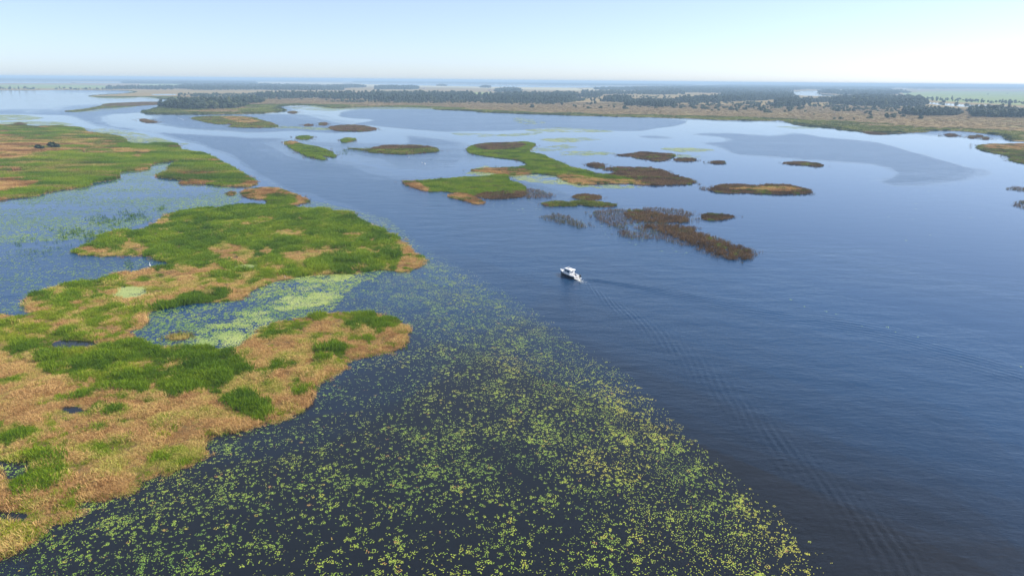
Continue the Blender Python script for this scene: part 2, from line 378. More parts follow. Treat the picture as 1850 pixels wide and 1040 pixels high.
PONDS = [[(203,538),(215,522),(235,517),(258,519),(257,530),(240,540),(222,542)], [(415,487),(430,478),(455,477),(463,483),(450,489)],
         [(95,622),(120,615),(175,616),(182,624),(140,629),(105,629)], [(0,833),(30,828),(70,829),(66,845),(30,862),(0,858)],
         [(108,740),(120,735),(152,738),(146,746),(120,747)], [(-60,925),(0,920),(50,921),(58,932),(30,943),(-60,950)],
         [(15,308),(46,306),(44,310),(18,312)], [(144,274),(156,273),(158,279),(146,280)], [(305,607),(325,602),(343,605),(338,612),(312,613)]]
pondW = []
for k, q in enumerate(PONDS[:-1]):
    o, w = sheet('pond', q, .115, M_pond, .004); pondW.append(w)

# ------------------------------------------------------------------ plant shapes
def tuft(name, n, h, spread, lean, width, mat, seed, droop=.35):
    r = random.Random(seed); v, f = [], []
    for k in range(n):
        a = r.uniform(0, 6.283); d = spread*math.sqrt(r.random()); x, y = d*math.cos(a), d*math.sin(a)
        b = r.uniform(0, 6.283); L = h*r.uniform(.55, 1.05); ln = lean*r.uniform(.3, 1.2)
        c = r.uniform(0, 6.283); wx, wy = math.cos(c)*width/2, math.sin(c)*width/2
        dx, dy = math.cos(b)*ln*L, math.sin(b)*ln*L; i = len(v)
        v += [(x-wx, y-wy, 0), (x+wx, y+wy, 0), (x+wx*.8+dx*.45, y+wy*.8+dy*.45, L*.6), (x-wx*.8+dx*.45, y-wy*.8+dy*.45, L*.6), (x+dx*1.15, y+dy*1.15, L*(1-droop*ln))]
        f += [(i, i+1, i+2, i+3), (i+3, i+2, i+4)]
    return mesh(name, v, f, mat, link=False)
def pads(name, n, spread, rmin, rmax, mat, seed, sides=7):
    r = random.Random(seed); v, f, pts = [], [], []
    for k in range(n*6):
        if len(pts) >= n: break
        a = r.uniform(0, 6.283); d = spread*math.sqrt(r.random())*(.55+.45*r.random()); x, y = d*math.cos(a), d*math.sin(a)*.8; q = r.uniform(rmin, rmax)
        if any((x-p[0])**2+(y-p[1])**2 < ((q+p[2])*.82)**2 for p in pts): continue
        pts.append((x, y, q))
        z = .012+.012*r.random(); i = len(v); a0 = r.uniform(0, 6.283); tx, ty = r.uniform(-.06, .06), r.uniform(-.06, .06)
        v.append((x+math.cos(a0)*q*.25, y+math.sin(a0)*q*.25, z))
        for s in range(sides):
            t = a0+.22+(6.283-.44)*s/(sides-1); rad = q*r.uniform(.9, 1.08)
            v.append((x+math.cos(t)*rad, y+math.sin(t)*rad*.9, z+tx*math.cos(t)*q+ty*math.sin(t)*q))
        f += [(i, i+1+s, i+2+s) for s in range(sides-1)]
    return mesh(name, v, f, mat, link=False)
T_green = [tuft('reed_tuft', 46, 1.5, .85, .32, .075, M_green, k) for k in range(3)]
T_dry = [tuft('grass_tuft', 52, .75, .95, .85, .06, M_dry, 10+k) for k in range(3)]
T_brown = [tuft('reed_tuft', 44, 1.6, .8, .25, .08, M_brown, 20+k) for k in range(3)]
T_olive = [tuft('sedge_tuft', 48, 1.1, 1.0, .5, .08, M_olive, 30+k) for k in range(3)]
T_stem = [tuft('reed_stems', 9, 1.7, .9, .2, .07, M_brown, 40+k) for k in range(3)]
T_stemg = [tuft('reed_stems', 10, 1.5, .9, .3, .08, M_green, 44+k) for k in range(2)]
T_pad = [pads('lily_leaves', n_, s_, .08, .16, M_pad, 50+k) for k, (n_, s_) in enumerate([(3, .28), (5, .4), (8, .55), (1, .05), (2, .3), (6, .6)])]
T_single = [pads('lily_leaves', n_, .4, .07, .15, M_pad, 60+k) for k, n_ in enumerate([1, 1, 2, 2, 3])]
LEAF = [pads('leaf', 1, .0, 1, 1, M_pad, 300+k, 9) for k in range(3)]
T_weed = [pads('duckweed', 42, 1.8, .10, .26, M_weed, 70+k, 6) for k in range(3)]

_groups = {}
def ng_for(templates):
    key = tuple(t.name for t in templates)
    if key in _groups: return _groups[key]
    ng = bpy.data.node_groups.new('plant_scatter', 'GeometryNodeTree')
    ng.interface.new_socket('Geometry', in_out='INPUT', socket_type='NodeSocketGeometry')
    ng.interface.new_socket('Geometry', in_out='OUTPUT', socket_type='NodeSocketGeometry')
    gi, go = ng.nodes.new('NodeGroupInput'), ng.nodes.new('NodeGroupOutput')
    ins = ng.nodes.new('GeometryNodeInstanceOnPoints'); jn = ng.nodes.new('GeometryNodeJoinGeometry')
    for t in templates:
        oi = ng.nodes.new('GeometryNodeObjectInfo'); oi.inputs['Object'].default_value = t; oi.inputs['As Instance'].default_value = True
        ng.links.new(oi.outputs['Geometry'], jn.inputs[0])
    ng.links.new(gi.outputs[0], ins.inputs['Points']); ng.links.new(jn.outputs[0], ins.inputs['Instance'])
    ins.inputs['Pick Instance'].default_value = True
    rv = ng.nodes.new('FunctionNodeRandomValue'); rv.data_type = 'INT'
    rv.inputs[4].default_value = 0; rv.inputs[5].default_value = len(templates)-1
    ng.links.new(rv.outputs[2], ins.inputs['Instance Index'])
    def na(n_, t='FLOAT_VECTOR'):
        q = ng.nodes.new('GeometryNodeInputNamedAttribute'); q.data_type = t; q.inputs['Name'].default_value = n_; return q
    e2r = ng.nodes.new('FunctionNodeEulerToRotation'); ng.links.new(na('rot').outputs[0], e2r.inputs[0])
    ng.links.new(e2r.outputs[0], ins.inputs['Rotation']); ng.links.new(na('scl').outputs[0], ins.inputs['Scale'])
    ng.links.new(ins.outputs[0], go.inputs[0])
    _groups[key] = ng
    return ng
def scatter(name, xy, z, scale, tint, templates, parent=None, kind='stuff', zs=None):
    n = len(xy)
    if n == 0: return None
    me = bpy.data.meshes.new(name); me.vertices.add(n)
    v = np.zeros((n, 3)); v[:, :2] = xy; v[:, 2] = z
    if parent is not None: v -= np.array(parent.location)
    me.vertices.foreach_set('co', v.ravel().astype(np.float32))
    s = np.zeros((n, 3)); s[:, 0] = s[:, 1] = scale; s[:, 2] = scale if zs is None else zs
    r_ = np.zeros((n, 3)); r_[:, 2] = rng.uniform(0, 6.283, n)
    for nm, d in (('rot', r_), ('scl', s)):
        a = me.attributes.new(nm, 'FLOAT_VECTOR', 'POINT'); a.data.foreach_set('vector', d.ravel().astype(np.float32))
    a = me.attributes.new('tint', 'FLOAT', 'POINT'); a.data.foreach_set('value', np.clip(tint, 0, 1).astype(np.float32))
    o = bpy.data.objects.new(name, me); col.objects.link(o)
    md = o.modifiers.new('plants', 'NODES'); md.node_group = ng_for(templates)
    if parent is not None: o.parent = parent
    if kind: o['kind'] = kind
    return o

# ------------------------------------------------------------------ cover of the near marshes
def ell(cx, cy, rx, ry): return [(cx+rx*math.cos(t), cy+ry*math.sin(t)) for t in np.linspace(0, 6.283, 13)[:-1]]
COVER = [ # (outline in the photograph, greenness 0 dry .. 1 green, height factor)
 (C_PX, .15, 1.0),
 ([(-400,560),(60,560),(120,580),(245,598),(285,632),(200,634),(100,648),(50,642),(-400,650)], .62, .9),
 ([(67,670),(96,646),(183,631),(245,612),(278,632),(337,626),(404,631),(423,650),(452,665),(409,684),(385,708),(337,706),(269,703),(192,706),(144,720),(125,715),(168,689),(96,679)], 1.0, 1.25),
 ([(240,655),(330,650),(350,662),(290,668),(240,665)], .7, 1.0),
 ([(480,606),(482,590),(520,578),(584,566),(625,560),(668,563),(718,576),(724,588),(700,597),(640,592),(606,580),(540,592),(510,602)], .85, 1.1),
 (ell(600,641,24,13), 1, 1.25), (ell(445,735,46,19), 1, 1.25), (ell(541,699,20,14), 1, 1.1), (ell(243,582,13,14), .97, 1.9),
 (ell(500,660,40,16), .42, 1), (ell(190,742,45,8), .62, 1), (ell(580,612,14,6), .8, 1), (ell(665,620,10,10), .7, 1),
 ([(-200,780),(0,772),(72,765),(72,790),(0,802),(-200,820)], .9, 1.1), (ell(90,800,60,26), .55, 1), (ell(60,865,48,28), .85, 1.1), (ell(130,885,36,16), .75, 1.2), (ell(75,925,60,22), .4, 1.1), (ell(20,965,60,30), .45, 1.2),
 # middle marsh
 ([(130,470),(130,440),(190,415),(270,395),(325,378),(457,365),(519,370),(620,379),(690,408),(735,437),(700,490),(584,498),(520,506),(420,500),(330,485),(290,480),(260,464)], .97, 1.1),
 ([(133,448),(200,450),(225,440),(260,437),(272,448),(235,462),(140,462)], .3, .8),
 ([(362,452),(395,443),(430,440),(472,452),(462,468),(410,475),(375,466)], .2, .8),
 ([(482,420),(520,412),(560,410),(556,422),(510,428)], .35, .9),
 ([(495,458),(540,450),(600,452),(690,448),(700,458),(610,462),(560,478),(510,476)], .3, .8),
 ([(700,440),(735,437),(768,460),(768,478),(750,492),(715,493),(700,482),(728,472),(732,458)], .12, .8),
 (ell(277,399,20,6), .2, .9), (ell(460,400,40,8), .8, 1),
 ([(225,503),(300,488),(380,482),(420,490),(500,480),(535,484),(520,506),(462,524),(427,542),(380,545),(395,522),(330,522),(250,535),(200,552),(200,520)], .27, .85),
 ([(255,575),(275,553),(340,536),(400,530),(400,546),(340,554),(275,566)], .95, 1.3),
 ([(50,560),(57,536),(120,513),(225,495),(230,520),(200,540),(260,555),(245,600),(150,590)], .55, .95),
 (ell(190,512,36,7), .9, 1.1), (ell(110,540,30,9), .85, 1.1), (ell(230,560,34,9), .8, 1.1), (ell(205,595,40,7), .25, .8),
 (ell(395,500,30,8), .85, 1.1), (ell(480,500,30,6), .85, 1), (ell(560,490,60,9), .98, 1.3), (ell(650,475,55,9), 1, 1.3),
]
COVERW = [(G(smooth_closed(p, 4)), g, h) for p, g, h in COVER]
def cover_at(xy):
    D = np.hypot(xy[:, 0], xy[:, 1])[:, None]
    q = xy/(D*.02)
    wq = xy+np.stack([fbm(q[:, 0]*1.6, q[:, 1]*1.6, 71, 5)-.5, fbm(q[:, 0]*1.6, q[:, 1]*1.6+50, 72, 5)-.5], 1)*D*.085
    g = np.full(len(xy), .15); h = np.ones(len(xy))
    for w, gv, hv in COVERW:
        m = inside(wq, w); g[m] = gv; h[m] = hv
    return g, h
def clear_of(xy, ws):
    m = np.ones(len(xy), bool)
    for w in ws: m &= ~inside(xy, w)
    return xy[m]
def marsh_cover():
    p = sample(C_W, .68)
    p = clear_of(p, pondW)
    D = np.hypot(p[:, 0], p[:, 1])
    keep = rng.random(len(p)) < np.clip(150/D, .35, 1)
    p = p[keep]; D = D[keep]
    big = np.clip(D/150, 1, 1.7)**.8
    g, h = cover_at(p)
    lump = fbm(p[:, 0]/3.2, p[:, 1]/3.2, 81, 3); fine = fbm(p[:, 0]/1.1, p[:, 1]/1.1, 82, 2)
    gg = g+(lump-.5)*1.9+(fine-.5)*.8+rng.uniform(-.12, .12, len(p))
    isg = gg > .5; near_edge = np.clip(1-np.abs(gg-.5)/.35, 0, 1)
    hn = np.clip(.95+2.8*(fbm(p[:, 0]/3.2, p[:, 1]/3.2, 91, 3)-.5), .5, 1.8)
    tn = fbm(p[:, 0]/9, p[:, 1]/9, 92, 4)
    q = p[isg]; s = h[isg]*hn[isg]*rng.uniform(.75, 1.15, isg.sum())
    scatter('green_reeds', q, .08, s*.95*big[isg], -.08+1.15*(tn[isg]-.12)+rng.uniform(-.12, .12, len(q))+.2*(1-g[isg])+.35*near_edge[isg], T_green, zs=s*np.where(g[isg] < .5, .5, .72)*(1-.3*near_edge[isg]))
    q = p[~isg]; s = h[~isg]*hn[~isg]*rng.uniform(.75, 1.2, len(q))
    # brown towards the water's edge, straw coloured inside
    scatter('dry_grass', q, .08, s*1.0*big[~isg], .0+1.05*(fbm(q[:, 0]/6, q[:, 1]/6, 95, 4)-.02)+rng.uniform(-.18, .18, len(q))+.12+.28*near_edge[~isg], T_dry, zs=s*.95)
marsh_cover()
def marsh_rim():
    """stray tufts and stems that break the water's edge"""
    for W_, nm, n, sp_, z_ in ((C_W, 'reed_stems', 2600, .0045, .55), (A_W, 'reed_stems', 1800, .003, .8)):
        a = W_[rng.integers(0, len(W_), n)]; D = np.hypot(a[:, 0], a[:, 1])
        k = fbm(a[:, 0]/12, a[:, 1]/12, 97, 3) > .42; a, D = a[k], D[k]
        a = a+rng.normal(0, 1, a.shape)*D[:, None]*sp_
        px = P(a); a = a[(px[:, 0] > -200) & (px[:, 0] < 2000)]
        scatter(nm, a, .0, rng.uniform(.6, 1.2, len(a)), rng.uniform(.1, .9, len(a)), T_dry[:2]+T_stemg, zs=rng.uniform(.35, 1, len(a))*z_)
marsh_rim()

A_COVER = [ # greenness 0 brown, .5 olive, 1 green
 (A_PX, .5), ([(-330,235),(0,245),(60,250),(130,262),(215,258),(220,262),(120,268),(100,276),(0,284),(-330,290)], .12),
 ([(20,240),(100,232),(150,234),(160,240),(100,248),(20,250)], .75), ([(200,272),(240,268),(310,272),(300,280),(240,284),(200,280)], .1),
 ([(-330,285),(0,281),(60,283),(60,312),(0,320),(-330,330)], .42), ([(60,285),(200,278),(250,290),(260,300),(180,315),(60,318)], .68),
 ([(170,295),(262,288),(262,305),(210,312),(180,308)], .95), ([(-330,330),(60,312),(200,312),(212,325),(156,340),(0,366),(-330,430)], .95),
 ([(-330,330),(0,328),(35,333),(30,345),(-330,365)], .1), ([(225,262),(311,259),(325,270),(300,272),(230,270)], .95),
 ([(250,285),(311,272),(360,276),(400,288),(440,312),(465,328),(400,330),(300,312),(310,298),(330,292)], .97),
 ([(300,310),(330,305),(400,308),(420,318),(340,322),(290,320)], .75), ([(318,334),(330,328),(400,331),(462,328),(470,334),(440,340),(380,336)], .1)]
def upper_marsh():
    cw = [(G(smooth_closed(p, 4)), g) for p, g in A_COVER]
    p = sample(A_W, 1.7)
    D = np.hypot(p[:, 0], p[:, 1]); p = p[rng.random(len(p)) < np.clip(480/D, .3, 1)]
    p = clear_of(p, pondW[6:8]); D = np.hypot(p[:, 0], p[:, 1])
    q = p/28.0
    wq = p+np.stack([fbm(q[:, 0], q[:, 1], 171, 3)-.5, fbm(q[:, 0], q[:, 1]+50, 172, 3)-.5], 1)*50
    g = np.full(len(p), .5)
    for w, gv in cw: g[inside(wq, w)] = gv
    gg = g+(fbm(p[:, 0]/26, p[:, 1]/11, 181, 4)-.5)*1.9+rng.uniform(-.12, .12, len(p))
    s = np.clip(D/330, 1, 2)**.7*1.5
    hn = .55+.9*fbm(p[:, 0]/12, p[:, 1]/12, 191, 3)
    tn = .5+1.5*(fbm(p[:, 0]/30, p[:, 1]/14, 192, 4)-.5)+rng.uniform(-.1, .1, len(p))
    for nm, m, T, off, hh in (('green_reeds', gg > .78, T_green, -.05, .8), ('olive_sedge', (gg <= .78) & (gg > .33), T_olive, .12, .9), ('dry_grass', gg <= .33, T_dry, -.12, 1.2)):
        scatter(nm, p[m], .08, s[m], tn[m]+off, T, zs=s[m]*hn[m]*hh)
upper_marsh()

# ------------------------------------------------------------------ islets of reeds
def lab(s): return s
ISLETS = [ # outline, kind of cover (g green, b brown, o olive, d dry, s sparse stems), extra zones, label
 ([(438,347),(450,342),(478,338),(512,344),(557,363),(540,370),(519,373),(481,372),(478,361),(446,357)], 'd', [([(480,372),(484,354),(512,350),(535,362),(519,373)], 'g')], 'small straw and green marsh islet between the wide left marsh and the channel'),
 ([(517,258),(534,256),(547,262),(574,267),(601,280),(597,284),(577,282),(584,289),(560,285),(530,269)], 'g', [([(515,258),(534,255),(540,259),(525,263)], 'd')], 'slanting bright green grass islet left of the long olive brown islet'),
 ([(631,268),(658,270),(681,265),(715,263),(768,265),(792,270),(785,275),(735,279),(694,278),(668,276),(657,272)], 'o', [([(668,270),(690,264),(768,264),(780,268),(720,270)], 'b')], 'long oval olive brown reed islet in the blue water beside the slanting green islet'),
 ([(594,231),(614,227),(654,227),(681,233),(661,237),(614,237)], 'b', [], 'flat dark brown reed islet farthest back above the two mid-water islets'),
 ([(615,254),(630,250),(647,252),(640,256),(625,258)], 'g', [], 'tiny bright green islet above the long olive brown islet'),
 ([(533,249),(545,246),(559,248),(550,252),(538,252)], 'g', [], 'tiny green tuft of reeds just above the slanting green islet'),
 ([(847,270),(855,264),(875,260),(916,258),(942,257),(965,261),(959,266),(951,275),(976,280),(1003,290),(1030,302),(1056,309),(1075,315),(1100,316),(1118,312),(1108,308),(1090,307),(1116,304),(1162,304),(1195,307),(1224,318),(1254,328),(1250,333),(1230,335),(1189,336),(1135,333),(1081,333),(1040,333),(1016,324),(1003,318),(966,314),(932,317),(895,314),(855,309),(875,305),(920,303),(949,299),(942,294),(932,289),(902,285),(875,282),(852,277)], 'g',
   [([(855,264),(875,259),(925,257),(950,262),(930,270),(880,272)], 'b'), ([(1040,334),(1010,320),(1030,316),(1080,324),(1140,326),(1190,330),(1150,337)], 'd'), ([(1060,309),(1095,303),(1195,305),(1260,330),(1200,340),(1130,322),(1100,318)], 'b'), ([(850,311),(870,305),(940,306),(960,313),(930,318),(880,315)], 'd')], 'largest hook shaped reed island, green in its middle and brown at its right end'),
 ([(726,328),(745,327),(802,324),(865,320),(909,316),(918,327),(949,339),(944,354),(912,360),(865,357),(815,348),(775,346),(738,337)], 'g', [([(722,326),(745,327),(760,333),(776,344),(770,349),(735,340)], 'd'), ([(860,352),(930,346),(952,350),(940,362),(870,362)], 'b')], 'broad green reed island with straw coloured left tip below the hook shaped island'),
 ([(942,342),(960,341),(985,347),(998,352),(985,357),(955,358),(944,352)], 's', [], 'thin patch of sparse dark reed stems off the right end of the broad green island'),
 ([(805,354),(828,349),(855,355),(877,366),(859,369),(832,363)], 'd', [], 'narrow rusty brown strip of reeds just below the broad green island'),
 ([(1116,281),(1140,278),(1162,275),(1216,279),(1212,286),(1200,291),(1173,289),(1135,283)], 'b', [], 'brown wedge shaped islet above the right half of the hook shaped island'),
 ([(1219,288),(1235,286),(1251,288),(1248,291),(1225,291)], 'b', [], 'tiny brown islet at the right tip of the wedge shaped islet'),
 ([(1282,293),(1293,291.5),(1304,293),(1300,295.5),(1285,295)], 'b', [], 'tiny lone brown islet in the pale calm water between wedge and thin far right islets'),
 ([(1419,296),(1440,294),(1470,296),(1490,299),(1485,302),(1455,300)], 'b', [], 'thin brown sliver of an islet in the calm water below the blue tongue'),
 ([(1284,343),(1311,333),(1365,337),(1400,334),(1432,336),(1470,346),(1457,352),(1405,352),(1351,350),(1308,349)], 'b', [([(1320,342),(1400,338),(1450,344),(1400,348)], 'd')], 'long brown oval reed islet alone in calm water right of the hook shaped island'),
 ([(1262,342),(1285,341),(1300,345),(1280,346)], 's', [], 'sparse stems trailing off the left tip of the long brown oval islet'),
 ([(1053,297),(1075,295),(1090,299),(1088,304),(1072,303)], 'b', [], 'small dark clump islet on the upper side of the hook shaped island'),
 ([(1036,357),(1060,352),(1086,355),(1086,360),(1060,362)], 'b', [], 'small round brown islet, upper one of three below the hook shaped island'),
 ([(1031,365),(1060,362),(1106,369),(1100,374),(1060,372)], 'o', [], 'olive reed strip just under the small round brown islet'),
 ([(978,368),(1000,365),(1030,367),(1040,372),(990,374)], 'o', [], 'dark olive reed strip left of the small round brown islet'),
 ([(980,392),(1010,389),(1030,396),(1062,405),(1055,411),(1020,405),(990,398)], 's', [], 'sparse slanting row of reed stems in blue water left of the brown raft of reeds'),
 ([(1073,383),(1108,379),(1151,381),(1189,386),(1238,394),(1232,402),(1189,403),(1146,404),(1116,413),(1081,398)], 's', [([(1130,385),(1160,382),(1238,393),(1230,403),(1150,400)], 'b')], 'dark brown raft of reeds with ragged sparse stems on its left side'),
 ([(1162,378),(1190,376),(1225,379),(1245,386),(1240,390),(1190,386)], 's', [], 'fringe of grey green reed stems behind the dark brown raft of reeds'),
 ([(1165,409),(1189,405),(1225,408),(1257,413),(1262,422),(1308,435),(1314,443),(1338,447),(1357,456),(1349,466),(1324,469),(1286,461),(1257,447),(1216,437),(1195,433),(1141,430),(1122,415),(1160,421)], 's', [([(1165,408),(1257,412),(1262,422),(1200,420)], 'b'), ([(1195,420),(1262,422),(1320,442),(1360,455),(1350,468),(1310,466),(1250,440)], 'b')], 'long brown reed bed slanting down to a rounded end, nearest islet to the motor boat'),
 ([(1261,389),(1280,386),(1310,388),(1324,392),(1300,398),(1268,396)], 'b', [], 'small oval dark reed islet right of the dark brown raft of reeds'),
 ([(112,201),(150,198),(183,192),(190,188),(225,185.5),(300,184.5),(296,188),(240,192),(185,196),(150,201),(118,202.5)], 'o', [([(183,192),(225,184),(300,183),(300,189),(240,192)], 'b')], 'long low brown and olive spit reaching left from the wooded point'),
 ([(348,215),(369,211),(432,211),(469,219),(497,229),(462,231.5),(419,230),(420,225),(395,224)], 'o', [([(400,210),(435,211),(470,220),(430,222)], 'd')], 'flat olive reed island in the channel just in front of the wooded point'),
 ([(253,217),(263,216),(280,221),(270,222.5),(258,220)], 'b', [], 'pair of small dark reed clumps left of the flat olive island'),
 ([(1777,267),(1790,262),(1850,261),(1980,263),(2000,320),(1850,294),(1832,283),(1800,277),(1782,272)], 'o', [([(1790,261),(1980,261),(1980,275),(1800,270)], 'd')], 'dark edged marsh island cut by the right edge of the view'),
 ([(1838,343),(1860,340),(1900,342),(1890,348),(1850,346)], 's', [], 'upper of two sparse dark reed patches at the right edge of the view'),
 ([(1828,371),(1850,362),(1900,364),(1900,380),(1850,378)], 's', [], 'lower of two sparse dark reed patches at the right edge of the view'),
 ([(1566,240),(1580,239),(1604,242),(1585,243)], 'b', [], 'low black brown sliver of reeds close under the far right shore'),
 ([(1705,245),(1714,242),(1724,245),(1714,247)], 'b', [], 'small dark clump in the white calm bay by the right far shore, leftmost of four'),
 ([(1745,248),(1750,245),(1757,248),(1750,250)], 'b', [], 'small dark clump in the white calm bay, second of four from the left'),
 ([(1765,247),(1770,245),(1776,247),(1770,249)], 'b', [], 'small dark clump in the white calm bay, third of four from the left'),
 ([(1779,250),(1785,248),(1791,251),(1784,253)], 'b', [], 'small dark clump in the white calm bay, rightmost of four'),
 ([(24,225),(32,222),(43,224.5),(38,227),(28,227)], 'b', [], 'small dark brown clump on the duckweed above the upper left marsh'),
 ([(523,203),(530,201),(538,202.5),(530,205)], 'b', [], 'small dark clump off the right tip of the wooded point'),
 ([(553,227),(562,225),(569,227),(560,228.5)], 'b', [], 'tiny dark reed clump left of two beside the flat dark brown islet'),
 ([(572,225),(582,221.5),(594,224),(584,227)], 'b', [], 'tiny dark reed clump right of two beside the flat dark brown islet'),
 ([(304,610),(314,604),(332,603),(344,607),(334,613),(314,614)], 'd', [], 'rusty tussock standing alone among lily leaves in the green inlet'),
 ([(403,349),(412,347),(416,351),(408,353)], 'd', [], 'little rusty tussock left of the small straw and green islet'),
]
COVT = {'g': (T_green, .9, .75, -.05), 'b': (T_brown, .8, .66, .05), 'o': (T_olive, .9, .95, .0), 'd': (T_dry, 1.0, 1.3, -.05), 's': (T_stem, .95, .46, .22)}
def build_islet(k, px, kind, zones, label):
    w = outline(px, .0052 if kind != 's' else .006, 200+k)
    c = w.mean(0); D = math.hypot(*c)
    root = empty('reed_islet', (c[0], c[1], 0)); tag(root, label, 'reed islet', 'reed islets standing in the open water')
    if kind != 's':
        sh = c+(w-c)*.97
        o = slab('mud_base', sh-c, .07, M_mud, None, root, .4)
    sp = 1.15 if D < 330 else 1.4*D/420
    sp = min(sp, 3.2)
    if kind == 's': sp *= 1.35
    p = sample(w, sp)
    if len(p) < 6: p = c+rng.normal(0, D*.003, (8, 2))
    cls = np.array([kind]*len(p))
    for zp, zk in zones: cls[inside(p+rng.normal(0, D*.002, p.shape), G(smooth_closed(zp, 4)))] = zk
    mixn = fbm(p[:, 0]/8, p[:, 1]/5, 330+k, 4)+rng.uniform(-.08, .08, len(p))
    cls = np.where((cls == 'b') & (mixn > .70), 'o', cls);     cls = np.where((cls == 'o') & (mixn < .38), 'b', cls); cls = np.where((cls == 'g') & (mixn > .62), 'o', cls); cls = np.where((cls == 'd') & (mixn > .62), 'o', cls)
    # straggling stems round the rim
    nr = max(8, int(len(w)*.8)); rim = w[rng.integers(0, len(w), nr)]+rng.normal(0, D*.0045, (nr, 2))
    p = np.vstack([p, rim]); cls = np.append(cls, np.array(['s']*len(rim)))
    for kk in sorted(set(cls)):
        m = cls == kk; T, sc_, hz, off = COVT[kk]; q = p[m]
        s = sc_*sp/1.15*rng.uniform(.8, 1.2, len(q))
        t = fbm(q[:, 0]/9, q[:, 1]/9, 300+k, 3)+off+rng.uniform(-.12, .12, len(q))
        hn = (.65+.7*fbm(q[:, 0]/7, q[:, 1]/7, 310+k, 3))*rng.uniform(.85, 1.15, len(q))
        zs = hn*hz*min(1.35, max(1, sp/1.2))
        nm = {'g': 'green_reeds', 'b': 'brown_reeds', 'o': 'olive_sedge', 'd': 'dry_grass', 's': 'reed_stems'}[kk]
        scatter(nm, q, .03, s, t, T, parent=root, zs=zs)
for k, (px, kind, zones, label) in enumerate(ISLETS): build_islet(k, px, kind, zones, label)

# ------------------------------------------------------------------ floating leaves
LILY = [ # outline, probability, clump size bias
 ([(-300,1300),(-200,1100),(0,1000),(70,960),(140,905),(250,868),(362,822),(400,780),(520,753),(560,700),(620,665),(740,605),(735,590),(800,600),(1000,700),(1150,800),(1300,900),(1450,1010),(1600,1130),(1750,1300)], 1.0),
 ([(740,605),(640,560),(560,575),(500,500),(640,490),(720,491),(768,470),(745,440),(800,455),(900,520),(1000,590),(1120,690),(1300,850),(1500,1040),(1620,1150),(1300,1200),(1000,900),(740,640)], 1.0),
]
def blocked(p):
    m = inside(p, C_W) | inside(p, A_W)
    return ~m
def lily_density(p):
    px = P(p); x, y = px[:, 0], px[:, 1]
    # the right edge of the bed follows the channel
    ex = np.interp(y, [430, 460, 520, 590, 690, 800, 900, 1040, 1200], [748, 795, 912, 1020, 1165, 1290, 1400, 1530, 1660])
    edge = np.clip((ex-x)/(60*(y/700)), 0, 1)
    n = fbm(p[:, 0]/9, p[:, 1]/9, 401, 4); n2 = fbm(p[:, 0]/2.6, p[:, 1]/2.6, 402, 3)
    near = np.exp(-((x-(ex-150))/190)**2)                    # thicker band along the channel
    left = np.clip((520-x)/300, 0, 1)*np.clip((y-690)/60, 0, 1)
    mid = np.exp(-((x-720)/150)**2-((y-880)/110)**2)
    d = .15+.42*near*np.clip(.75+.8*(n-.3), 0, 1.3)+.42*left*np.clip(3.2*(n-.3), .25, 1.5)+.36*mid*np.clip(3*(n-.3), .2, 1.4)
    d *= np.interp(y, [440, 520, 620, 720, 800], [1.0, .85, .75, .8, 1.0])
    d *= edge*np.clip(4.0*(n2-.36), .48, 1.3)
    return d, n2
